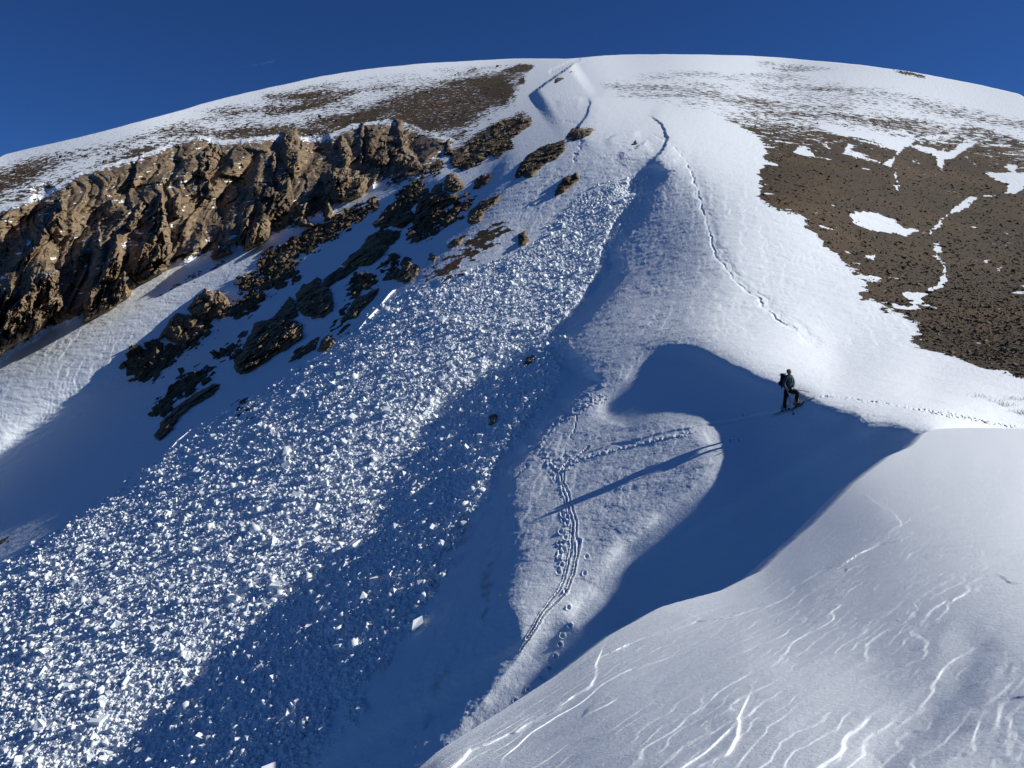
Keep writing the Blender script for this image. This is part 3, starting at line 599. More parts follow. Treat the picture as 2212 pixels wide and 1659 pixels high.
# second line of crumbs on the bright saddle behind the skier
T5=ZM([(0,492),(200,520),(300,540),(480,555),(700,590),(900,630),(1100,665),(1300,700),(1500,735),(1700,775),(1900,815),(2120,850)])
cb=bil(np.abs(polyline_d([(1769,858),(1780,856)]+T5,GUU,GVV)[0]),UU,VV); wid=np.interp(UU,[1780,1960,2010,2050,2120,2212],[1.5,2.,4.5,6,4,2])
dH+=np.exp(-(cb/wid)**2)*(sm(fbm(X_*8,Y_*8,Z_*8,3,103),-.1,.2)-.5)*.22
# apply
L=L+np.log1p(dH/Y)
YF=np.exp(-L)
PM=unproj(UU,VV,YF); NM=normals(PM)
# behind the skyline the mountain rolls over and drops away
top=PM[0]; back=[]
vd=np.stack([top[:,0],top[:,1],top[:,2]*0],-1); vd/=np.linalg.norm(vd,axis=1,keepdims=True)
for k in (5,4,3,2,1):
    back.append(top+vd*(k*14.)+np.array([0,0,1.])*(np.maximum(top[:,2:3],0)/np.linalg.norm(top[:,:2],axis=1,keepdims=True)*k*14.-k*k*3.2-.6*k))
PA=np.concatenate([np.array(back),PM],0)
ext=lambda a:np.concatenate([np.repeat(a[:1],5,0),a],0)
mountain=grid_mesh("mountainside",PA,M_TER,{'bare':ext(bare),'rock':ext(rock),'dirt':ext(dirt)})
tag(mountain,"snow covered mountainside with bare scree and a slab avalanche track","mountainside",kind='structure')
def idx_of(u,v):
    i=np.interp(u,cu,np.arange(len(cu))); sv=np.interp(u,cu,skyv)
    j=np.clip((v-sv)/(V1-sv),0,1)**(1/1.04)*(nr-1); return i,j
def samp(G,u,v):
    i,j=idx_of(u,v); i=np.clip(i,0,len(cu)-1.001); j=np.clip(j,0,nr-1.001); a=i.astype(int); b=j.astype(int); fx=i-a; fy=j-b
    if G.ndim==3: fx=fx[...,None]; fy=fy[...,None]
    return (G[b,a]*(1-fx)+G[b,a+1]*fx)*(1-fy)+(G[b+1,a]*(1-fx)+G[b+1,a+1]*fx)*fy
def on_snow(u,v,up=0.):
    p=samp(PM,np.array([float(u)]),np.array([float(v)]))[0]; return Vector(p)+Vector((0,0,up))
# ------------------------------------------------------------------ foreground snow
AE=[(700,1950,4.0),(905,1659,4.65),(950,1620,4.9),(1060,1550,5.4),(1200,1460,6.1),(1320,1370,6.95),(1430,1310,7.6),(1560,1275,8.2),(1650,1230,9.0),(1690,1190,9.7),(1760,1130,10.9),(1850,1040,13.0),(1883,1015,14.0),(1912,993,15.2),(1928,982,15.9),(1971,964,17.4),(1986,948,18.6),(1997,934,19.8),(2030,926,20.6),(2100,924,21.0),(2212,926,21.2),(2420,930,21.5),(3300,940,21.5),(5200,960,21.)]
AC=AE+[(2212,1659,3.05),(1600,1659,3.45),(1250,1659,3.95),(2000,1200,6.7),(2212,1200,6.2),(2212,1030,10.8),(1900,1100,9.7),(1600,1400,5.2),(1900,1450,4.35),(1300,1500,5.0),(2500,1659,2.9),(2500,1200,5.9),(3400,1200,5.8),(5000,1200,5.7),(3400,1659,2.9),(5000,1659,2.85),(5000,2100,2.1),(3400,2100,2.1),(1600,2100,2.35),(2300,2100,2.15),(1000,2100,2.9),(2100,1000,13.),(2000,1000,13.3),(1750,1250,7.0)]
fA=tps([(u,v,-math.log(y)) for u,v,y in AC],2.5e-2)
ae=np.array(AE,float); seg=np.r_[0,np.cumsum(np.hypot(np.diff(ae[:,0]),np.diff(ae[:,1])))]
nA,nB=1290,620
s23=np.interp(2300,ae[:,0],seg); ta=np.r_[np.linspace(0,s23,nA-140),np.linspace(s23,seg[-1],141)[1:]]; eu=np.interp(ta,seg,ae[:,0]); ev=np.interp(ta,seg,ae[:,1])
def bl1(x,k): return np.convolve(np.pad(x,k,mode='edge'),np.ones(2*k+1)/(2*k+1),'valid')
eu=bl1(eu,5); ev=bl1(ev,5)
ev=ev+1.6*fbm(ta/26.,ta*0,ta*0,4,7)*np.interp(eu,[900,1900,2000],[1,1.2,.5])
fr=ta/s23; bu=np.interp(fr,[0,.42,1,seg[-1]/s23],[690,1500,2480,5300]); bv=np.full(nA,2150.)
sB=(np.linspace(0,1,nB)**1.25)[:,None]
AU=eu[None]*(1-sB)+bu[None]*sB; AV=ev[None]*(1-sB)+bv[None]*sB
LA=fA(AU,AV); YA=np.exp(-LA); PA0=unproj(AU,AV,YA); NA=normals(PA0)
cv=np.clip((NA*(-PA0/np.linalg.norm(PA0,axis=2,keepdims=True))).sum(-1),.15,1)
x,y,z=PA0[...,0],PA0[...,1],PA0[...,2]
ca,sa=math.cos(.72),math.sin(.72); al2=ca*x+sa*y; ac2=-sa*x+ca*y
w1=noise(al2*.35,ac2*.6,z*.2,201); w2=fbm(al2*.9,ac2*2.2,z,3,202)
q1=ac2*1.25+1.5*w1+.75*w2; q2=ac2*3.6+1.2*w1+1.1*fbm(al2*1.5,ac2*3.2,z,3,204); q3=y*5.+.8*fbm(x*1.2,y*4,z,3,206)
g1=sm(fbm(al2*.6+4,ac2*1.1,z,3,207),-.15,.15); g2=sm(fbm(al2*.8+9,ac2*1.4,z,3,208),-.15,.15); g3=sm(fbm(x*.35+2,y*.9,z,3,209),-.1,.15)
q5=ac2*8.5+1.3*w1+1.4*fbm(al2*2.2,ac2*5,z,3,231); g5=sm(fbm(al2*1.1+3,ac2*1.5,z,3,232),-.15,.1)
def scarp(q,wd): f=q-np.floor(q); return sm(f,1-wd,1)-f
hA=.040*g1*scarp(q1,.05)+.026*g2*scarp(q2,.12)-.030*g3*scarp(q3,.25)+.030*fbm(x*1.8,y*8,z*3,5,212)+.004*fbm(x*12,y*30,z*16,2,216)+.017*g5*scarp(q5,.16)+.02*fbm(al2*1.0,ac2*6.,z,3,218)+.03*fbm(x*.45,y*.6,z*.3,2,215)
hA=hA*np.clip((YA/5.6)**1.4,.3,1.1)
# long wind ridges that catch the light
def ridgeA(pts,wpx,h,asym=1.):
    global hA
    d,s=polyline_d(pts,AU,AV); m=wpx*np.interp(AV,[900,1659],[.6,1.6])
    q=d/m+3.2*fbm(x*1.6,y*1.6,z,4,220); h=h*(.35+.9*sm(fbm(x*1.1,y*1.1,z,2,221),-.3,.25))
    hA=hA+h*(np.exp(-(q*1.6)**2)*(q<0)+np.exp(-np.abs(q/9.)**2)*(q>=0))
ridgeA([(975,1659),(1010,1610),(1060,1590),(1110,1570),(1200,1520),(1270,1475),(1285,1440)],5,.075)
ridgeA([(1360,1390),(1440,1352),(1560,1335),(1640,1310),(1720,1285),(1790,1250),(1825,1235)],5,.075)
ridgeA([(1850,1200),(1900,1165),(1945,1135),(1925,1110),(1905,1095)],5,.07)
ridgeA([(1470,1659),(1560,1620),(1590,1560)],6,.03); ridgeA([(1740,1320),(1690,1340),(1600,1370)],4,.02)
hollow=np.exp(-(np.abs(polyline_d([(1900,1640),(1990,1560),(2060,1490),(2100,1400)],AU,AV)[0])/46)**2)
hA-=.05*hollow
fade=sm(sB+0*hA,0,.05)
LA=LA+np.log1p(hA*fade.clip(.3,1)*np.clip(cv*2.2,.35,1)/np.maximum(YA,1))
PAf=unproj(AU,AV,np.exp(-LA))
e0=PAf[0]; tan=np.gradient(e0,axis=0); tan[:,2]=0; tan/=np.linalg.norm(tan,axis=1,keepdims=True)+1e-9
out=np.stack([-tan[:,1],tan[:,0],tan[:,0]*0],-1)
ed=e0.copy(); ed[:,2]=0; ed/=np.linalg.norm(ed,axis=1,keepdims=True)
out=out*np.sign((out*(ed+np.array([-.3,0,0]))).sum(1,keepdims=True)); out=out*.45+ed*.75; out/=np.linalg.norm(out,axis=1,keepdims=True)
vs=(e0[:,2:3]/np.linalg.norm(e0[:,:2],axis=1,keepdims=True))
rolls=[]
for k in (9,8,7,6,5,4,3,2,1):
    t=k*.22; rolls.append(e0+out*t+np.array([0,0,1.])*(vs*t*1.05-.10*t-.30*t*t))
AG=np.concatenate([np.array(rolls),PAf],0)
M_FORE=snow_mat("wind_packed_snow",.55,.012,34,(1,1.8,1.8))
fore=grid_mesh("foreground_snow",AG,M_FORE)
tag(fore,"wind packed snow shoulder in the foreground","snow",kind='structure')
# ------------------------------------------------------------------ rocks: every outcrop and tower is its own thing
def rock(name,poly,H,seed,label,cat,material,group=None,flute=.5,strat=.3,Rk=.45,step=1.15,rag=1.,tall=False):
    p=np.array(poly,float); u0,v0=p.min(0)-9; u1,v1=p.max(0)+9
    uu,vv=np.meshgrid(np.arange(u0,u1,step),np.arange(v0,v1,step))
    base=samp(L,uu,vv); y=np.exp(-base); P=unproj(uu,vv,y); px=y/F
    a,b,c=P[...,0],P[...,1],P[...,2]
    k=1.0/np.median(px)
    s0=2.2/k*14
    wu_=fbm(a/s0,b/s0,c/s0,4,seed)*7*rag; wv_=fbm(a/s0+7,b/s0,c/s0,4,seed+1)*7*rag
    d=sdf_at(poly,uu+wu_,vv+wv_)
    R=max(d.max(),2)*Rk*1.6
    q=np.clip(d/R,0,1); prof=np.sqrt(np.clip(1-(1-q)**2,0,1))
    f1=fbm(a/s0*1.1,b/s0*1.1,c/s0*.45,4,seed+3,ridge=True); f2=fbm(a/s0*.9,b/s0*.9,c/s0*2.8,4,seed+5); f3=fbm(a/s0*3.4,b/s0*3.4,c/s0*3.4,3,seed+9,ridge=True)
    el=.42 if tall else .85
    A1=(uu+.3*vv)/k/s0 if tall else a/s0; C1=-vv/k/s0 if tall else c/s0; B1=b/s0*(.25 if tall else 1)
    c1=cellf(A1*1.5,B1*1.3,C1*1.3*el,seed+12); c2=cellf(A1*3.6,B1*3.2,C1*3.2*el,seed+14); c3=cellf(a/s0*7.5,b/s0*7.5,c/s0*7.5,seed+15)
    h=prof*H*(.80+flute*(f1-.25)*.35+strat*f2*.6+.62*c1+.22*c2+.04*c3+.03*(f3-.3))
    h=np.where(d>0,np.maximum(h,.02*H),d*np.median(px)*1.2)
    h=np.maximum(h,-.9)
    Yr=y-h
    V=unproj(uu,vv,Yr)
    o=grid_mesh(name,V,material,None,keep=d>-3.,smooth=True)
    # the object's origin sits on the rock itself
    me=o.data; n=len(me.vertices); co=np.empty(n*3,np.float32); me.vertices.foreach_get('co',co); co=co.reshape(-1,3)
    o0=co.mean(0); 
    me.vertices.foreach_set('co',(co-o0).ravel()); o.location=Vector([float(t) for t in o0]); me.update()
    tag(o,label,cat,group,'thing'); return o
LP="lit tan rock tower"
ROCKS=[
('rock_tower',Z1([(1040,600),(1060,590),(1080,700),(1100,850),(1115,920),(1110,1050),(1050,1110),(980,1150),(900,1180),(850,1150),(860,1080),(900,950),(950,830),(990,720)]),3.6,'tall tan rock tower with a broad flared foot, standing beside the deepest dark alcove','rock tower',0),
('rock_spire',Z1([(1125,620),(1170,580),(1178,740),(1160,765),(1120,740)]),2.2,'thin pale rock blade leaning against the right side of the tall tan tower','rock blade',0),
('rock_tower',Z1([(760,860),(795,960),(800,1080),(760,1180),(640,1170),(690,1020),(735,920)]),3.0,'slim stepped rock tower rising above the lumpy crag left of the tall tan tower','rock tower',0),
('rock_crag',Z1([(560,1240),(640,1180),(740,1160),(810,1090),(880,1190),(830,1270),(740,1330),(650,1390),(540,1430),(538,1330)]),3.2,'lumpy tan crag under the slim stepped tower, touching the smooth snow','rock crag',0),
('rock_crag',Z1([(-120,1250),(0,1230),(70,1180),(130,1200),(200,1130),(350,1085),(390,1100),(400,1200),(422,1310),(390,1370),(300,1440),(250,1500),(120,1560),(0,1650),(-120,1700)]),5.0,'largest weathered tan crag, at the left edge of the photo under the shaded cliff','rock crag',0),
('rock_tower',Z1([(1290,340),(1370,280),(1430,290),(1420,430),(1350,510),(1300,490)]),2.6,'pale grey rock pillar standing at the upper rim of the biggest alcove','rock pillar',0),
('rock_tower',Z1([(1830,200),(1925,165),(1945,300),(1950,440),(1905,480),(1850,430),(1820,330)]),3.2,'upright rounded rock pillar just left of the square dark cave','rock pillar',0),
('rock_spire',Z1([(1780,310),(1795,420),(1775,500),(1755,490),(1765,350)]),1.6,'narrow light fin left of the rounded pillar by the square cave','rock blade',0),
('rock_dome',Z1([(1790,430),(1880,460),(1892,600),(1850,640),(1760,580),(1740,500)]),2.4,'blunt rock knob directly below the rounded pillar','rock knob',0),
('rock_dome',Z1([(1690,720),(1730,695),(1758,780),(1745,880),(1670,940),(1580,965),(1600,850),(1640,780)]),3.0,'smooth dome shaped rock knob at the foot of the cliff beside the snow gully','rock knob',0),
('rock_tower',Z1([(1580,780),(1612,755),(1612,850),(1580,930),(1545,930),(1555,840)]),2.0,'small slender pillar hugging the left side of the smooth dome knob','rock pillar',0),
('rock_spire',Z1([(1360,1010),(1410,905),(1440,970),(1480,925),(1502,980),(1440,1005),(1385,1022)]),2.0,'pair of pointed rock fins standing alone in the snow below the cliff','rock fins',0),
('rock_spire',Z4([(730,330),(760,290),(800,330),(858,450),(830,550),(790,580),(740,470)]),2.6,'pale pointed rock fins in the middle of the right hand cliff','rock fins',0),
('rock_spire',Z4([(930,170),(958,180),(955,400),(945,560),(915,540),(920,300)]),2.0,'long slender light blade running down from the cliff rim','rock blade',0),
('rock_crag',Z4([(970,210),(1060,200),(1150,340),(1190,520),(1150,565),(960,540),(962,420)]),2.6,'broad grey banded buttress right of the long slender blade','rock buttress',1),
('rock_crag',Z4([(1160,350),(1230,370),(1262,460),(1200,480),(1140,430)]),1.8,'small dark buttress between two bigger grey ones','rock buttress',1),
('rock_spire',Z4([(1230,150),(1290,160),(1312,330),(1290,395),(1250,280)]),1.8,'brown blade at the right end of the cliff rim','rock blade',0),
('rock_crag',Z4([(1200,520),(1260,430),(1300,380),(1400,460),(1470,570),(1380,600),(1270,570)]),2.2,'sloping brown buttress at the right foot of the cliff','rock buttress',0),
('rock_crag',Z4([(660,600),(760,565),(900,575),(1000,690),(990,770),(940,830),(800,860),(700,850),(620,830),(600,700)]),3.0,'wide ribbed rock stack with reddish base in the centre of the lower cliff','rock stack',0),
('rock_tower',Z4([(390,900),(462,880),(440,1000),(475,1045),(540,1085),(380,1085),(400,1000)]),2.4,'lumpy pillar forming the left post of the small cave','rock pillar',0),
('rock_tower',Z4([(600,1000),(640,820),(665,860),(692,970),(660,1035)]),2.2,'reddish pillar forming the right post of the small cave','rock pillar',0),
('rock_tower',Z4([(1680,345),(1700,325),(1712,400),(1745,460),(1650,470)]),1.3,'tiny dark pillar where the cliff ends at the snow chute','rock pillar',1),
('rock_crag',Z4([(0,740),(120,700),(300,720),(350,820),(300,960),(120,1060),(0,1120),(30,900)]),2.2,'grey brown rock wall below the knobs, left of the small cave','rock wall',1),
('rock_tower',Z1([(300,760),(400,620),(440,640),(430,740),(330,860),(240,960),(150,1060),(140,1020),(240,880)]),2.4,'long low rib of brown rock in the shaded left part of the cliff','rock rib',0),
('rock_tower',Z1([(820,820),(860,720),(900,660),(960,640),(930,720),(880,800),(850,840)]),1.8,'leaning fin above and right of the slim stepped tower','rock fin',0),
# outcrops standing in the snow
('rock_outcrop',ZQ([(190,740),(270,590),(330,545),(400,560),(500,600),(512,660),(450,740),(330,760),(250,700)]),1.7,'rounded outcrop in the shade, left of the jagged tan topped one','outcrop',0),
('rock_outcrop',ZQ([(390,520),(450,440),(510,392),(560,405),(600,400),(660,450),(690,500),(600,580),(500,595),(430,560)]),2.0,'jagged tan topped outcrop catching the sun above the long shade','outcrop',0),
('rock_outcrop',ZQ([(700,920),(690,860),(750,770),(790,700),(830,610),(940,580),(1010,500),(1040,560),(1130,620),(1142,700),(1050,760),(950,830),(850,900),(740,945)]),2.4,'biggest blocky outcrop, standing in the snow right above the slide','outcrop',0),
('rock_outcrop',ZQ([(1010,520),(1050,440),(1085,470),(1110,560),(1060,590),(1025,570)]),1.4,'knobby pinnacle on the upper shoulder of the biggest blocky outcrop','outcrop',0),
('rock_outcrop',ZQ([(1090,440),(1130,370),(1230,320),(1300,370),(1330,420),(1338,530),(1260,585),(1140,570),(1100,510)]),1.9,'dark based outcrop uphill of the biggest blocky one','outcrop',0),
('rock_outcrop',ZQ([(1280,330),(1390,250),(1500,245),(1400,320),(1310,385),(1262,375)]),1.0,'low flat ledge joining two bigger outcrops','outcrop',1),
('rock_outcrop',ZQ([(1390,240),(1440,170),(1520,130),(1560,60),(1620,20),(1645,80),(1700,120),(1640,190),(1560,240),(1480,240)]),1.8,'tilted outcrop with a sunlit columned face in the middle of the slope','outcrop',0),
('rock_outcrop',ZQ([(1630,20),(1680,0),(1785,20),(1730,95),(1660,125)]),1.2,'round dark boulder touching the upper end of the columned outcrop','boulder',1),
('rock_outcrop',ZQ([(1655,345),(1680,290),(1765,258),(1730,325)]),.8,'small black slab left of the knobbly olive boulder','outcrop',1),
('rock_outcrop',ZQ([(1735,340),(1760,270),(1830,218),(1892,250),(1885,305),(1800,355)]),1.0,'knobbly olive boulder at the upper left rim of the slide','boulder',0),
('rock_outcrop',ZQ([(1765,230),(1800,185),(1845,195),(1830,230),(1790,255)]),.7,'dark block resting just above the knobbly olive boulder','boulder',1),
('rock_outcrop',ZQ([(1948,205),(1965,165),(2005,178),(1992,215)]),.6,'small round boulder alone beside the slide rim','boulder',0),
('rock_outcrop',ZQ([(2075,110),(2130,60),(2200,38),(2155,105),(2095,135)]),.7,'brown wedge of rock above the small round boulder','outcrop',0),
('rock_outcrop',ZQ([(1430,520),(1500,440),(1580,410),(1640,378),(1612,435),(1550,505),(1480,575),(1395,605)]),.9,'narrow brown ledge beside the upturned snow slab','outcrop',0),
('rock_outcrop',ZQ([(1235,800),(1260,720),(1310,692),(1352,730),(1275,805)]),.8,'short brown outcrop at the slide rim below the narrow ledge','outcrop',0),
('rock_outcrop',ZQ([(1045,868),(1100,790),(1180,738),(1252,700),(1215,775),(1120,845)]),.7,'row of black stones between the biggest outcrop and the slide','outcrop',1),
('rock_outcrop',ZQ([(180,1350),(230,1240),(330,1150),(420,1090),(560,1000),(605,1010),(545,1085),(420,1155),(345,1215),(290,1300),(210,1378)]),1.1,'lowest outcrop, a long brown sickle near the left rim of the slide','outcrop',0),
('rock_outcrop',ZQ([(285,1080),(320,1010),(420,960),(520,915),(505,965),(410,1015),(340,1060)]),.7,'dark low ledge just above the lowest sickle shaped outcrop','outcrop',1),
('rock_outcrop',ZQ([(720,700),(750,665),(788,660),(770,700),(735,712)]),.6,'single dark stone left of the biggest blocky outcrop','boulder',1),
('rock_outcrop',Z4([(1645,710),(1680,640),(1740,622),(1800,670),(1832,745),(1750,800),(1655,770)]),2.0,'sunlit rounded dome boulder crowning the dark mass in mid slope','boulder',0),
('rock_outcrop',Z4([(1420,880),(1500,805),(1640,785),(1750,805),(1810,835),(1700,905),(1600,965),(1530,1045),(1440,1105),(1355,1145),(1400,1000)]),1.9,'large dark rock mass under the sunlit dome boulder','outcrop',1),
('rock_outcrop',Z4([(1160,1070),(1250,980),(1370,945),(1402,1020),(1290,1105),(1215,1085)]),1.3,'smooth dark hump below and left of the large dark mass','outcrop',1),
('rock_outcrop',Z4([(1080,1055),(1110,980),(1180,900),(1265,850),(1295,900),(1185,1015)]),1.0,'dark broken ledge left of the large dark mass, above the smooth hump','outcrop',1),
('rock_outcrop',Z4([(1265,860),(1310,760),(1405,715),(1385,795),(1295,868)]),.9,'black rock clump nearest the cliff foot above the dark ledge','outcrop',1),
('rock_outcrop',Z4([(1415,810),(1460,748),(1525,755),(1495,825)]),.8,'black boulder between the rock clump and the dome boulder','boulder',1),
('rock_outcrop',Z4([(1540,770),(1575,720),(1635,710),(1640,775),(1590,800)]),1.0,'brown block touching the left side of the dome boulder','boulder',0),
('rock_outcrop',Z4([(1855,1030),(1880,940),(1940,900),(2050,840),(2155,795),(2105,885),(2000,955),(1965,1035),(1880,1065)]),1.2,'long outcrop whose upper tip touches the pale slide surface','outcrop',0),
('rock_outcrop',Z4([(1905,765),(1930,690),(1990,638),(2095,625),(2035,705),(1960,765)]),1.0,'lone dark outcrop in shaded snow right of the dome boulder','outcrop',1),
('rock_outcrop',Z2([(1075,880),(1100,790),(1180,740),(1280,680),(1400,610),(1470,600),(1465,640),(1380,700),(1260,780),(1160,830),(1090,910),(1040,935),(1030,900)]),1.7,'upper lit brown outcrop band split by stripes of snow','outcrop',0),
('rock_outcrop',Z2([(935,890),(955,835),(1060,770),(1060,830),(1010,890),(980,925)]),1.2,'brown outcrop at the left end of the striped band','outcrop',0),
('rock_outcrop',Z2([(1215,850),(1270,800),(1355,768),(1330,795),(1240,865)]),.7,'dark wedge under the striped brown band','outcrop',1),
('rock_outcrop',Z2([(1355,995),(1400,890),(1450,840),(1560,780),(1690,740),(1680,820),(1600,880),(1500,935),(1480,985),(1400,975)]),1.2,'dark ribbed outcrop on the upper slide below the curved drifts','outcrop',1),
('rock_outcrop',Z2([(1690,730),(1740,660),(1880,675),(1820,722),(1730,745)]),.8,'flat brown outcrop at the top end of the dark ribbed one','outcrop',0),
('rock_outcrop',Z2([(1622,1105),(1640,1040),(1700,980),(1762,955),(1772,1000),(1680,1075)]),1.1,'solitary dark fang of rock sticking out of the upper slide','outcrop',1),
('rock_outcrop',Z2([(1383,1425),(1383,1365),(1430,1338),(1452,1390),(1412,1432)]),.7,'snow dusted dark boulder in the middle of the slide','boulder',1),
('rock_outcrop',Z2([(2122,778),(2150,742),(2155,772)]),.5,'small brown stone near the ridge above the slide','boulder',0),
('rock_outcrop',Z2([(1618,375),(1640,330),(1692,340),(1645,372)]),1.3,'dark rock under the cornice in the summit gully','outcrop',1),
('rock_outcrop',Z5([(260,385),(285,345),(340,325),(335,365),(290,385)]),.45,'dark boulder with a snow cap on the lower slide in front of the cornice','boulder',1),
('rock_outcrop',Z5([(36,775),(48,722),(85,706),(92,750),(60,778)]),.4,'round rusty brown boulder alone in the shaded slide','boulder',0),
('rock_outcrop',ZQ([(0,910),(60,830),(130,790),(190,800),(180,850),(90,900)]),.8,'dark rubble clump at the left end of the shaded slope','outcrop',1),
('rock_outcrop',ZQ([(110,960),(190,900),(280,860),(220,920),(150,965)]),.6,'dark lens shaped ledge below the rubble clump','outcrop',1),
('rock_outcrop',ZQ([(850,390),(900,340),(1050,245),(1080,290),(960,350),(900,400)]),.7,'dark flat ledge in shaded snow above the biggest outcrop','outcrop',1),
('rock_outcrop',ZQ([(690,560),(740,490),(850,440),(830,490),(740,550)]),.6,'dark broken ledge right of the jagged tan topped outcrop','outcrop',1),
('rock_outcrop',Z4([(170,1390),(230,1310),(360,1270),(390,1330),(300,1400),(220,1425)]),1.1,'warm brown crumbly outcrop on the lit strip below the small cave','outcrop',0),
]
for k,(nm,poly,H,lab,cat,dk) in enumerate(ROCKS):
    tower=k<25
    rock(nm,poly,H*(1.7 if tower else 1.1),1000+k*31,lab,cat,M_DARK if dk else M_ROCK,flute=.9 if tower else .6,strat=.13,Rk=.42 if tower else .5,rag=.8 if tower else 1.1,tall=tower)
# ------------------------------------------------------------------ snow debris of the avalanche and loose stones
def block_shapes(n,r,flat=(.35,.9)):
    """n irregular angular slabs: jittered cuboids"""
    c=np.array([[-1,-1,-1],[1,-1,-1],[1,1,-1],[-1,1,-1],[-1,-1,1],[1,-1,1],[1,1,1],[-1,1,1]],float)*.5
    v=np.repeat(c[None],n,0)+r.uniform(-.26,.26,(n,8,3))
    s=np.stack([r.uniform(.7,1.35,n),r.uniform(.45,1.1,n),r.uniform(*flat,n)],1)
    return v*s[:,None]
BF=np.array([[0,3,2,1],[4,5,6,7],[0,1,5,4],[1,2,6,5],[2,3,7,6],[3,0,4,7]])
def rot(n,r,tilt):
    a=r.uniform(0,2*np.pi,n); b=r.normal(0,tilt,n); c=r.normal(0,tilt,n)
    z=np.zeros(n);o=np.ones(n)
    Rz=np.stack([np.cos(a),-np.sin(a),z,np.sin(a),np.cos(a),z,z,z,o],1).reshape(n,3,3)
    Rx=np.stack([o,z,z,z,np.cos(b),-np.sin(b),z,np.sin(b),np.cos(b)],1).reshape(n,3,3)
    Ry=np.stack([np.cos(c),z,np.sin(c),z,o,z,-np.sin(c),z,np.cos(c)],1).reshape(n,3,3)
    return Rz@Rx@Ry
def frame_of(u,v):
    n=samp(NM_s,u,v); n/=np.linalg.norm(n,axis=1,keepdims=True)
    x=np.cross(n,np.tile([0,1.,0],(len(u),1))); x/=np.linalg.norm(x,axis=1,keepdims=True); y=np.cross(n,x)
    return np.stack([x,y,n],-1)
NM_s=NV   # smooth slope normals
def scatter(poly,n,r,dens):
    p=np.array(poly,float); u=r.uniform(p[:,0].min(),p[:,0].max(),n); v=r.uniform(p[:,1].min(),p[:,1].max(),n)
    d=sdf_at(poly,u,v); k=(d>0)&(u>-60)&(u<2270)&(v<1760); u,v,d=u[k],v[k],d[k]
    w=dens(u,v,d); k=r.uniform(0,1,len(u))<w; return u[k],v[k],d[k]
def blocks_world(u,v,size,r,tilt,flat,sink=.15):
    n=len(u); V=block_shapes(n,r,flat)*size[:,None,None]
    V=np.einsum('nij,nkj->nki',rot(n,r,tilt),V); Fm=frame_of(u,v)
    V=np.einsum('nij,nkj->nki',Fm,V); P=samp(PM,u,v)+Fm[...,2]*(size*(.5*np.mean(flat)-sink))[:,None]
    return V,P
r1=np.random.default_rng(11)
icem=smooth_ice
def dens_deb(u,v,d):
    ice=samp(icem,u,v); cl_=.55+.9*samp(dl,u,v)*2+.6*samp(d3,u,v)
    return np.clip(cl_,.2,1)*(1-ice)*sm(samp(debf,u,v),-10,26)*np.where(v<560,.65,1.)
u,v,d=scatter([(x-14,y-16) for x,y in DEB],330000,r1,dens_deb)
yy=samp(YF,u,v); n=len(u)
size=np.exp(r1.normal(np.log(.058),.52,n))*np.interp(yy,[22,40,80],[.85,1.15,1.5])
size=np.clip(size,1.0*yy/F,.40)
V,P=blocks_world(u,v,size,r1,.6,(.55,1.15),.22)
m=len(u)
tri_mesh("avalanche_debris",(V+P[:,None]).reshape(-1,3),(BF[None]+np.arange(m)[:,None,None]*8).reshape(-1,4),M_DEB,smooth=np.repeat(r1.uniform(0,1,m)<.4,6))
tag(bpy.data.objects["avalanche_debris"],"crumbled white snow debris covering the whole avalanche track","snow debris",kind='stuff')
# larger slabs: individuals
bigs=[]
def dens_big(u,v,d):
    ice=samp(icem,u,v); s=np.exp(-(np.abs(v-(1240-.66*(u-60)))/50)**2)*(u<360)
    return np.clip(.25+.9*sm(v,700,1300)+.9*s,0,1)*(1-ice)*sm(d,0,20)
u,v,d=scatter([(1290,420),(1200,540),(1020,620),(800,740),(560,870),(400,960),(250,1090),(100,1170),(0,1250),(0,1659),(230,1659),(430,1450),(600,1300),(840,1090),(990,840),(1200,700),(1330,520)],900,r1,dens_big)
u,v=u[:225],v[:225]
u2,v2,d2_=scatter([(430,1500),(560,1420),(700,1500),(760,1560),(690,1659),(330,1659)],260,r1,lambda a,b,c:np.ones(len(a))*.8)
u=np.r_[u,u2[:45]]; v=np.r_[v,v2[:45]]
# the most conspicuous slabs stand where the photograph shows them
fx=[(612,1372,.75),(775,1290,.6),(800,1405,.62),(590,1640,.7),(690,1625,.6),(930,1545,.8)]
kn=Z8([])+[(x/3,1105.9-0+y/3) for x,y in [(1410,120),(1440,200),(1870,200),(1945,200),(1780,220),(1520,570),(1250,590),(1480,620),(1330,750),(1270,720),(1000,770),(980,830),(860,920),(740,700),(500,1010),(1720,620),(950,1300),(1380,1380),(1620,1300),(1360,1470),(190,1540),(250,1620),(560,1400),(1290,980),(700,340),(1030,240),(1570,90),(1120,490),(1600,640),(1000,900)]]
u=np.r_[u,[a for a,b in kn]]; v=np.r_[v,[b for a,b in kn]]
size=np.r_[np.exp(r1.normal(np.log(.20),.32,len(u)-len(kn))),np.exp(r1.normal(np.log(.34),.22,len(kn)))]
ok_=samp(icem,u,v)<.35; u,v,size=u[ok_],v[ok_],size[ok_]
yy=samp(YF,u,v); size=np.clip(size*np.interp(yy,[20,60],[.75,1.35]),.13,.55)
V,P=blocks_world(u,v,size,r1,.4,(.3,.8),.16)
BLK=[]
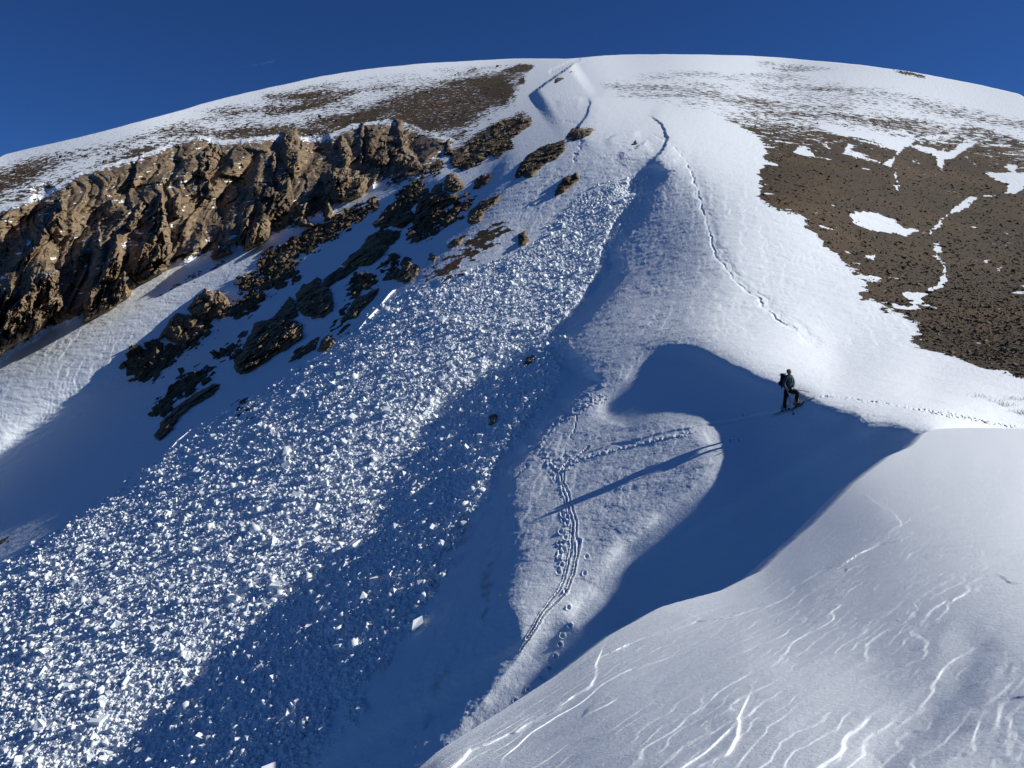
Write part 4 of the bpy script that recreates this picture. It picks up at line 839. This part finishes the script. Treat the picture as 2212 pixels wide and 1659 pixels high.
for i in range(len(u)):
    me=bpy.data.meshes.new("snow_block"); me.from_pydata([tuple(x) for x in V[i]],[],[tuple(int(q) for q in f) for f in BF]); me.materials.append(M_DEB)
    bmm=bmesh.new(); bmm.from_mesh(me); bmesh.ops.bevel(bmm,geom=bmm.edges[:],offset=float(size[i])*.07,segments=2,affect='EDGES'); bmesh.ops.recalc_face_normals(bmm,faces=bmm.faces[:]); bmm.to_mesh(me); bmm.free()
    o=bpy.data.objects.new("snow_block",me); o.location=[float(t) for t in P[i]]; C.objects.link(o)
    tag(o,"angular white snow slab lying among the avalanche debris","snow block","snow slabs tumbled on the avalanche track")
# upturned thin slabs along the far rim of the slide
def slab(nm,pts,thick,lab,h=.28):
    """a lifted, tilted plate of wind slab following a short line"""
    a=[on_snow(x,y) for x,y in pts]; bm=bmesh.new(); rows=[]
    up=Vector((-.25,-.35,.9)).normalized()
    for i,p in enumerate(a):
        hh=h*(.55+.45*math.sin(math.pi*(i+.4)/len(a)))*(1+.25*math.sin(i*2.3))
        o=up*hh; t=Vector((.25,.3,-.1)).normalized()*thick
        rows.append([bm.verts.new(q) for q in (p-up*.15,p+o,p+o+t,p-up*.15+t)])
    for r0,r1_ in zip(rows[:-1],rows[1:]):
        for k in range(4): bm.faces.new((r0[k],r0[(k+1)%4],r1_[(k+1)%4],r1_[k]))
    bm.faces.new(rows[0]); bm.faces.new(rows[-1][::-1]); bmesh.ops.recalc_face_normals(bm,faces=bm.faces[:])
    bmesh.ops.bevel(bm,geom=bm.edges[:],offset=thick*.1,segments=1,affect='EDGES')
    me=bpy.data.meshes.new(nm); bm.to_mesh(me); bm.free(); me.materials.append(M_DEB); o=bpy.data.objects.new(nm,me); C.objects.link(o); tag(o,lab,"snow slab"); return o
slab("snow_slab",ZQ([(1505,660),(1560,600),(1640,510),(1700,440),(1752,385)]),.3,"long upturned white snow slab beside the narrow brown ledge",.22)
slab("snow_slab",ZQ([(290,1420),(330,1380),(380,1335),(415,1305)]),.4,"upturned thin snow slab below the lowest sickle shaped outcrop",.13)
slab("snow_slab",ZQ([(950,1040),(1010,990),(1060,950),(1105,912)]),.4,"crumbling lifted snow slab at the rim below the biggest outcrop",.13)
slab("snow_slab",ZQ([(1150,870),(1260,850),(1360,810)]),.3,"smooth lifted snow slab right of the row of black stones",.16)
# stones in the scree
r2=np.random.default_rng(23)
SC2=[(1560,270),(1660,330),(1640,440),(1770,520),(1862,620),(1968,740),(2212,822),(2270,840),(2270,300),(1900,240),(1640,240)]
def dens_sc(u,v,d):
    b=samp(bare,u,v); low=.35+.65*sm(v,480,760); return np.clip(b,0,1)*low
u,v,d=scatter(SC2,42000,r2,dens_sc); yy=samp(YF,u,v)
size=np.clip(np.exp(r2.normal(np.log(.075),.5,len(u)))*np.interp(yy,[30,80],[.8,1.3]),.8*yy/F,.26)
V,P=blocks_world(u,v,size,r2,.45,(.25,.5),.12); m=len(u)
M_STONE,nt_,p_=mat("scree_stone"); co_=tc(nt_); nt_.links.new(ramp(nt_,nz(nt_,co_,.9,6,.8),[(.33,(.05,.036,.02)),(.52,(.11,.078,.042)),(.66,(.24,.175,.105))]),p_.inputs['Base Color']); p_.inputs['Roughness'].default_value=.95
tri_mesh("scree_stones",(V+P[:,None]).reshape(-1,3),(BF[None]+np.arange(m)[:,None,None]*8).reshape(-1,4),M_STONE)
tag(bpy.data.objects["scree_stones"],"brown loose stones covering the bare slope on the right","stones",kind='stuff')
# stones on the cliff band, the slopes over and below it
CL2=[(0,345),(500,230),(1000,140),(1150,140),(1110,300),(1000,420),(800,560),(500,680),(300,760),(0,860)]
u,v,d=scatter(CL2,52000,r2,lambda a,b,c:np.clip(samp(bare,a,b)-.3,0,1)*np.where(samp(cm,a,b)>.5,.12,.8)); yy=samp(YF,u,v)
size=np.clip(np.exp(r2.normal(np.log(.16),.45,len(u))),1.0*yy/F,.7)
V,P=blocks_world(u,v,size,r2,.6,(.5,1.0),.15); m=len(u)
tri_mesh("slope_rubble",(V+P[:,None]).reshape(-1,3),(BF[None]+np.arange(m)[:,None,None]*8).reshape(-1,4),M_STONE)
tag(bpy.data.objects["slope_rubble"],"small brown rubble and turf lumps poking through the far snow","rubble",kind='stuff')
MID=[(60,880),(60,700),(500,560),(700,420)]+Z4([(1100,700),(1500,600),(1800,450),(2212,150),(2700,100),(2400,700),(1700,1100),(1200,1500),(600,1900),(200,2300),(-700,3000)])
u,v,d=scatter(MID,60000,r2,lambda a,b,c:sm(samp(bare,a,b),.5,.7)); yy=samp(YF,u,v)
size=np.clip(np.exp(r2.normal(np.log(.28),.5,len(u))),1.4*yy/F,1.3)
V,P=blocks_world(u,v,size,r2,.5,(.4,.9),.2); m=len(u)
print('outcrop rubble',m)
tri_mesh("outcrop_rubble",(V+P[:,None]).reshape(-1,3),(BF[None]+np.arange(m)[:,None,None]*8).reshape(-1,4),M_DARK)
tag(bpy.data.objects["outcrop_rubble"],"dark angular stones strewn round the outcrops in mid slope","rubble",kind='stuff')
# ------------------------------------------------------------------ dry grass tufts at the right
M_GRASS=plain("dry_grass",(.30,.20,.12),.9,.3)
r3=random.Random(4)
for k,(x,y,hh,lab) in enumerate(((2113,857,.34,"sparse dry twigs in the snow, farthest left of the tufts"),(2144,865,.30,"small brown dry grass tuft beside a shallow snow ripple"),(2172,876,.36,"widest dry grass tuft on the bright saddle"),(2192,862,.30,"dry grass tuft standing above the widest one"),(2205,893,.42,"reddish dry grass clump at the right edge, lowest of the tufts"))):
    g=on_snow(x,y); bm=bmesh.new()
    for i in range(46 if k>1 else 26):
        w=Vector((r3.gauss(0,.26),r3.gauss(0,.12),-.03)); t=w+Vector((r3.gauss(0,.10),r3.gauss(0,.08),hh*.62*r3.uniform(.4,1))); s=Vector((.006,0,0)); s2=Vector((0,.006,0)); md=(w+t)/2+Vector((r3.gauss(0,.03),0,0))
        for q in (s,s2):
            a=[bm.verts.new(z) for z in (w-q,w+q,md+q*.8,md-q*.8)]; bm.faces.new(a); b=[bm.verts.new(z) for z in (md-q*.8,md+q*.8,t+q*.1,t-q*.1)]; bm.faces.new(b)
    me=bpy.data.meshes.new("dry_grass_tuft"); bm.to_mesh(me); bm.free(); me.materials.append(M_GRASS); o=bpy.data.objects.new("dry_grass_tuft",me); o.location=g; C.objects.link(o)
    tag(o,lab,"grass tuft","dry grass tufts on the bright saddle")
# ------------------------------------------------------------------ contrail, some 14 km off
m,nt,p=mat("ice_cloud"); p.inputs['Base Color'].default_value=(.9,.92,.95,1); p.inputs['Roughness'].default_value=1
cc=N(nt,'ShaderNodeTexCoord'); sx=N(nt,'ShaderNodeSeparateXYZ'); nt.links.new(cc.outputs['Generated'],sx.inputs[0])
al=mth(nt,'MULTIPLY',mth(nt,'POWER',sx.outputs[0],1.6),.24); nt.links.new(al,p.inputs['Alpha'])
A=unproj(np.array([490.]),np.array([151.]),np.array([15500.]))[0]; B=unproj(np.array([592.]),np.array([132.5]),np.array([13500.]))[0]; A=Vector(A);B=Vector(B)
bm=bmesh.new(); prev=None
for i in range(25):
    t=i/24; c=A.lerp(B,t)+Vector((0,0,5*math.sin(i*1.9))); rr=16*(1-.45*t)*(1+.15*math.sin(i*2.7)); ring=[bm.verts.new(c+Vector((0,math.cos(q)*rr,math.sin(q)*rr))) for q in [2*math.pi*j/10 for j in range(10)]]
    if prev: 
        for j in range(10): bm.faces.new((prev[j],prev[(j+1)%10],ring[(j+1)%10],ring[j]))
    prev=ring
me=bpy.data.meshes.new("contrail"); bm.to_mesh(me); bm.free(); me.materials.append(m)
for q in me.polygons: q.use_smooth=True
o=bpy.data.objects.new("contrail",me); C.objects.link(o); tag(o,"short faint white contrail in the deep blue sky","contrail")
# ------------------------------------------------------------------ the skier
FEET=on_snow(1693.4,888.5); YS=FEET.dot(Vector(FWD))
def SK(x,y,dz=0.):
    """traced joint of the figure, dz = metres farther from the eye than the feet plane"""
    u=(3000+.1567*x)/1.823; v=(1400+.1567*y)/1.823
    hgt=(888.5-v)/F*YS; yy=YS-.087*hgt+dz
    return Vector(unproj(np.array([u]),np.array([v]),np.array([yy]))[0])
def SP(x,y,up=0.): return on_snow((3000+.1567*x)/1.823,(1400+.1567*y)/1.823,up)
def skin(name,verts,edges,radii,material,parent,sub=2):
    me=bpy.data.meshes.new(name); me.from_pydata([tuple(v) for v in verts],edges,[]); o=bpy.data.objects.new(name,me); C.objects.link(o)
    md=o.modifiers.new("skin",'SKIN'); md.use_smooth_shade=True
    for i,r in enumerate(radii):
        rr=r if isinstance(r,tuple) else (r,r); me.skin_vertices[0].data[i].radius=rr
    me.skin_vertices[0].data[0].use_root=True
    s=o.modifiers.new("sub",'SUBSURF'); s.levels=sub; s.render_levels=sub
    bpy.context.view_layer.update(); dg=bpy.context.evaluated_depsgraph_get()
    nm=bpy.data.meshes.new_from_object(o.evaluated_get(dg)); o.modifiers.clear(); o.data=nm; nm.name=name; nm.materials.clear(); nm.materials.append(material)
    for q in nm.polygons: q.use_smooth=True
    if parent: o.parent=parent; o.matrix_parent_inverse=Matrix.Identity(4); 
    return o
from mathutils import Matrix
M_SKIN=plain("skin",(.42,.24,.17),.6,.1); M_JACK=plain("teal_jacket_fabric",(.018,.075,.095),.8,.35); M_TROU=plain("black_trouser_fabric",(.006,.006,.008),.85,.3)
M_HOOD=plain("grey_hood_fabric",(.07,.085,.10),.85,.3); M_BLK=plain("black_nylon",(.005,.005,.008),.7,.3); M_BW=plain("white_boot_plastic",(.38,.42,.46),.4,.1); M_BO=plain("orange_boot_plastic",(.55,.23,.05),.4,.1)
M_SKI=plain("dark_ski_topsheet",(.018,.022,.035),.4,.3); M_POLE=plain("pole_metal",(.05,.06,.08),.35,.1); M_LENS=plain("dark_lens",(.01,.01,.012),.15,0)
root=bpy.data.objects.new("person",None); root.location=FEET; C.objects.link(root)
tag(root,"skier in teal jacket, grey hood and black trousers, standing with one knee raised","person")
def LOC(v): return v-FEET
def figure(name,verts,edges,radii,material,parent=root,sub=2): return skin(name,[LOC(v) for v in verts],edges,radii,material,parent,sub)
pel=SK(672,850,.10); 
J=dict(pel=pel,bel=SK(688,760,.10),che=SK(694,620,.10),nk0=SK(690,505,.09),nk=SK(688,470,.07),head=SK(686,410,.04),crown=SK(684,345,.06),
 hl=SK(628,890,.08),hr=SK(722,880,.10),kl=SK(598,1090,.0),al=SK(556,1320,.06),fl=SK(556,1395,.05),tl=SK(625,1400,.12),
 kr=SK(905,935,-.18),ar=SK(858,1160,.10),fr=SK(858,1225,.10),tr=SK(925,1240,.18),
 sl=SK(618,545,.04),el=SK(548,715,.0),wl=SK(606,835,-.12),pl=SK(633,852,-.15),sr=SK(757,540,.14),er=SK(790,690,.12),wr=SK(785,810,-.05),pr=SK(765,832,-.10))
FR=SP(868,1268); dfr=FR.dot(Vector(FWD))-YS; dfl=0.
def at_depth(x,y,yy):
    u=(3000+.1567*x)/1.823; v=(1400+.1567*y)/1.823; return Vector(unproj(np.array([u]),np.array([v]),np.array([yy]))[0])
print('front foot depth offset',dfr)
J['fr']=at_depth(866,1222,YS+dfr-.02); J['tr']=at_depth(930,1240,YS+dfr+.02); J['ar']=at_depth(860,1165,YS+dfr-.03); J['kr']=at_depth(910,938,YS+min(dfr,-.1)-.08)
names=list(J); ix={k:i for i,k in enumerate(names)}
def E(*p): return [(ix[a],ix[b]) for a,b in p]
rad=dict(pel=.115,bel=.11,che=.125,nk0=.07,nk=.052,head=(.078,.088),crown=.062,hl=.09,hr=.09,kl=.058,al=.042,fl=.04,tl=.032,kr=.058,ar=.042,fr=.04,tr=.032,sl=.062,el=.042,wl=.027,pl=(.038,.022),sr=.062,er=.042,wr=.027,pr=(.038,.022))
edges=E(('pel','bel'),('bel','che'),('che','nk0'),('nk0','nk'),('nk','head'),('head','crown'),('pel','hl'),('hl','kl'),('kl','al'),('al','fl'),('fl','tl'),('pel','hr'),('hr','kr'),('kr','ar'),('ar','fr'),('fr','tr'),('che','sl'),('sl','el'),('el','wl'),('wl','pl'),('che','sr'),('sr','er'),('er','wr'),('wr','pr'))
vv_=[J[k] for k in names]; rr_=[rad[k] for k in names]
# fingers and thumbs, curled round the pole grips
def fingers(palm,wrist,side):
    d=(J[palm]-J[wrist]).normalized(); up=Vector((0,0,1)); sidev=d.cross(Vector((0,-1,0))).normalized(); cam_=Vector((0,-1,0))
    for q in range(4):
        off=sidev*(.024-.016*q); ln=(.030,.034,.031,.024)[q]
        a=J[palm]+d*.012+off+cam_*.012; b=a+d*ln+cam_*.012; c=b-d*.004+cam_*-.004+Vector((0,0,-.022)); e=c-d*.016+Vector((0,.012,-.006))
        base=len(vv_); vv_.extend([a,b,c,e]); rr_.extend([.0095,.009,.0082,.007]); edges.extend([(ix[palm],base),(base,base+1),(base+1,base+2),(base+2,base+3)])
    a=J[palm]-d*.006+sidev*.034; b=a+d*.026+cam_*.02; c=b+d*.014-sidev*.014
    base=len(vv_); vv_.extend([a,b,c]); rr_.extend([.011,.010,.008]); edges.extend([(ix[palm],base),(base,base+1),(base+1,base+2)])
fingers('pl','wl',-1); fingers('pr','wr',1)
body=figure("body",vv_,edges,rr_,M_SKIN)
def sub_fig(name,keys,eds,rads,material): return figure(name,[J[k] if isinstance(k,str) else k for k in keys],eds,rads,material)
sub_fig("trousers",['pel','hl','kl',J['kl'].lerp(J['al'],.5),J['al'].lerp(J['fl'],.1),'hr','kr',J['kr'].lerp(J['ar'],.5),J['ar'].lerp(J['fr'],.1),J['pel'].lerp(J['bel'],.35),J['hl'].lerp(J['kl'],.45),J['hr'].lerp(J['kr'],.5)],
  [(0,1),(1,10),(10,2),(2,3),(3,4),(0,5),(5,11),(11,6),(6,7),(7,8),(0,9)],[.138,.118,.083,.080,.078,.118,.088,.082,.078,.135,.105,.108],M_TROU)
sub_fig("jacket",['bel','pel','che','nk0','nk','sl','el',J['wl'],'sr','er',J['wr'],J['pel'].lerp(J['hr'],.15)+Vector((0,0,-.05))],[(0,1),(0,2),(2,3),(3,4),(2,5),(5,6),(6,7),(2,8),(8,9),(9,10),(1,11)],[(.140,.155),.145,(.155,.165),.095,.075,.092,.074,.045,.092,.074,.045,.13],M_JACK)
sub_fig("hood",[J['nk']+Vector((0,.02,0)),J['head']+Vector((0,.035,.02)),J['crown']+Vector((0,.02,.012))],[(0,1),(1,2)],[(.085,.08),(.100,.098),(.082,.085)],M_HOOD)
# face: brow, nose, mouth, chin, beard shadow and sunglasses as parts of the head
hd=J['head']; fwd=Vector((.12,-1,-.05)).normalized(); rgt=Vector((1,.12,0)).normalized(); upw=Vector((0,0,1))
def ell(name,c,r,material,parent=root,seg=14):
    bm=bmesh.new(); bmesh.ops.create_uvsphere(bm,u_segments=seg,v_segments=seg//2+2,radius=1)
    for v in bm.verts: v.co=LOC(c)+rgt*v.co.x*r[0]+fwd*v.co.y*-r[1]+upw*v.co.z*r[2]
    me=bpy.data.meshes.new(name); bm.to_mesh(me); bm.free(); me.materials.append(material)
    for q in me.polygons: q.use_smooth=True
    o=bpy.data.objects.new(name,me); C.objects.link(o); o.parent=parent; return o
ell("face",hd+fwd*.062+upw*-.012,(.058,.045,.082),M_SKIN)
ell("nose",hd+fwd*.108+upw*-.012,(.010,.014,.020),M_SKIN)
ell("mouth",hd+fwd*.100+upw*-.048,(.020,.008,.005),plain("lips",(.25,.09,.08),.6,.1))
gl=[ell("sunglasses",hd+fwd*.095+upw*.018,(.052,.018,.017),M_LENS)]
def loft_box(name,pts,material,parent,bev=.01):
    """8 points: bottom ring of 4 then top ring of 4"""
    bm=bmesh.new(); v=[bm.verts.new(p) for p in pts]
    for f in BF: bm.faces.new([v[i] for i in f])
    bmesh.ops.recalc_face_normals(bm,faces=bm.faces[:]); bmesh.ops.bevel(bm,geom=bm.edges[:],offset=bev,segments=2,affect='EDGES')
    me=bpy.data.meshes.new(name); bm.to_mesh(me); bm.free(); me.materials.append(material)
    for q in me.polygons: q.use_smooth=True
    o=bpy.data.objects.new(name,me); C.objects.link(o); o.parent=parent; return o
def boot(ank,dirv,material,lab,base_z):
    d=dirv.normalized(); s=d.cross(Vector((0,0,1))).normalized(); up=s.cross(d).normalized()
    b=bpy.data.objects.new("boot",None); C.objects.link(b); b.parent=root; b['label']=lab
    c=LOC(ank)
    def ring(o0,l0,l1,w): return [o0-d*l0-s*w,o0+d*l1-s*w,o0+d*l1+s*w,o0-d*l0+s*w]
    g=c-up*base_z
    loft_box("boot_shell",ring(g,.11,.19,.05)+ring(g+up*.10,.09,.10,.048),material,b,.018)
    loft_box("cuff",ring(g+up*.08,.09,.075,.055)+ring(g+up*.22,.075,.085,.06),M_BW,b,.02)
    loft_box("sole",ring(g-up*.025,.12,.185,.04)+ring(g+up*.004,.12,.19,.045),M_BLK,b,.006)
    for k in range(3): loft_box("buckle",ring(g+up*(.07+.06*k)+d*(.10-.02*k),.012,.012,.062)+ring(g+up*(.085+.06*k)+d*(.10-.02*k),.012,.012,.062),M_POLE,b,.003)
    return b
# skis lie on the snow
def ski(tail,tip,lab,w=.052,lift=.03):
    a=tail; b=tip; d=(b-a).normalized(); s=d.cross(Vector((0,0,1))).normalized(); bm=bmesh.new(); prev=None; n=30
    for i in range(n+1):
        t=i/n; c=a.lerp(b,t)+Vector((0,0,lift)); c.z+=.08*max(0,(t-.86)/.14)**2+.02*max(0,(.04-t)/.04)-.0*math.sin(math.pi*t)
        ww=w*(1-.22*math.sin(math.pi*t))*(1 if .03<t<.95 else (.75 if t<=.03 else max(.15,(1-t)/.05)))
        th=.006+.010*math.sin(math.pi*t)
        ring=[bm.verts.new(c+s*ww*x+Vector((0,0,z))) for x,z in ((-1,-th),(1,-th),(1,th*.6),(.8,th),(-.8,th),(-1,th*.6))]
        if prev:
            for j in range(6): bm.faces.new((prev[j],prev[(j+1)%6],ring[(j+1)%6],ring[j]))
        else: bm.faces.new(ring)
        prev=ring
    bm.faces.new(prev[::-1]); bmesh.ops.recalc_face_normals(bm,faces=bm.faces[:])
    r_=bpy.data.objects.new("ski",None); r_.location=a; C.objects.link(r_); tag(r_,lab,"ski")
    for v in bm.verts: v.co-=a
    me=bpy.data.meshes.new("ski_body"); bm.to_mesh(me); bm.free(); me.materials.append(M_SKI); o=bpy.data.objects.new("ski_body",me); C.objects.link(o); o.parent=r_
    mid=a.lerp(b,.44)-a+Vector((0,0,lift+.03))
    for nm,off in (("toe_piece",.14),("heel_piece",-.17)):
        q=mid+d*off; loft_box(nm,[q+d*x-s*y_ +Vector((0,0,-.02)) for x,y_ in ((-.04,-.03),(.04,-.03),(.04,.03),(-.04,.03))]+[q+d*x-s*y_+Vector((0,0,.03)) for x,y_ in ((-.03,-.02),(.03,-.02),(.03,.02),(-.03,.02))],M_BLK,r_,.006)
    return d
pts1=(SP(262,1522),SP(1050,1275)); pts2=(SP(640,1420),SP(1345,1085))
d1=ski(pts1[0],pts1[1],"lower dark ski, under the skier's straight rear leg",lift=.05); d2v=ski(pts2[0],pts2[1],"upper dark ski pointing uphill, under the raised front leg",lift=.05)
boot(J['fl'],Vector((d1.x,d1.y*.5,d1.z*.6)),M_BW,"white ski boot on the lower ski",.0); boot(J['fr'],Vector((d2v.x,d2v.y*.5,0)),M_BO,"orange ski boot on the upper ski",.0)
def pole(a,b,lab):
    r_=bpy.data.objects.new("ski_pole",None); r_.location=a; C.objects.link(r_); tag(r_,lab,"ski pole"); d=(b-a).normalized()
    def tube(nm,p,q,r0,r1,material,seg=10):
        z=(q-p).normalized(); x=z.orthogonal().normalized(); y=z.cross(x); bm=bmesh.new(); A_=[];B_=[]
        for j in range(seg):
            t=2*math.pi*j/seg; A_.append(bm.verts.new(p-a+(x*math.cos(t)+y*math.sin(t))*r0)); B_.append(bm.verts.new(q-a+(x*math.cos(t)+y*math.sin(t))*r1))
        for j in range(seg): bm.faces.new((A_[j],A_[(j+1)%seg],B_[(j+1)%seg],B_[j]))
        bm.faces.new(A_[::-1]); bm.faces.new(B_); me=bpy.data.meshes.new(nm); bm.to_mesh(me); bm.free(); me.materials.append(material); o=bpy.data.objects.new(nm,me); C.objects.link(o); o.parent=r_
    tube("shaft",a,b,.014,.011,M_POLE); tube("grip",a-d*.07,a+d*.07,.017,.014,M_BLK); tube("basket",b-d*.075,b-d*.065,.045,.035,M_BLK); tube("tip",b-d*.03,b+d*.03,.006,.002,M_POLE)
pole(J['pl']+Vector((0,-.02,-.01)),SP(797,1500,0)+Vector((0,0,0)),"ski pole planted in the snow in front of the skier")
pole(J['pr']+Vector((.01,-.02,-.01)),SK(1325,938,.25),"ski pole held out almost level to the right")
# backpack
bp=bpy.data.objects.new("backpack",None); c0=SK(560,600,.24); bp.location=c0; C.objects.link(bp); tag(bp,"bulky black backpack on the skier's back","backpack")
def bx(nm,x0,x1,y0,y1,z0,z1,material,bev=.03,jig=0):
    q=[Vector((x,y,z))+Vector((jig*z,0,0)) for z in (z0,z1) for x,y in ((x0,y0),(x1,y0),(x1,y1),(x0,y1))]; return loft_box(nm,q,material,bp,bev)
bx("main_bag",-.12,.22,-.06,.16,-.30,.17,M_BLK,.06,.10); bx("top_lid",-.17,.12,-.08,.15,.10,.23,M_BLK,.055); bx("side_pocket",-.19,-.10,-.03,.09,-.24,-.06,M_BLK,.03)

def strap(nm,pts,w=.016):
    bm=bmesh.new(); prev=None
    for i,p in enumerate(pts):
        p=p-c0; q=Vector((w,0,0)); t=Vector((0,-.006,0)); ring=[bm.verts.new(z) for z in (p-q,p+q,p+q+t,p-q+t)]
        if prev:
            for j in range(4): bm.faces.new((prev[j],prev[(j+1)%4],ring[(j+1)%4],ring[j]))
        prev=ring
    me=bpy.data.meshes.new(nm); bm.to_mesh(me); bm.free(); me.materials.append(M_BLK); o=bpy.data.objects.new(nm,me); C.objects.link(o); o.parent=bp
strap("shoulder_strap",[SK(640,510,-.02),SK(655,560,-.09),SK(662,620,-.12),SK(652,700,-.10)],.022); strap("shoulder_strap",[SK(738,510,.05),SK(745,570,-.03),SK(750,640,-.05),SK(760,690,.0)],.02)
strap("hanging_strap",[SK(490,700,.1),SK(492,780,.08),SK(486,820,.08),SK(500,852,.08)],.012)
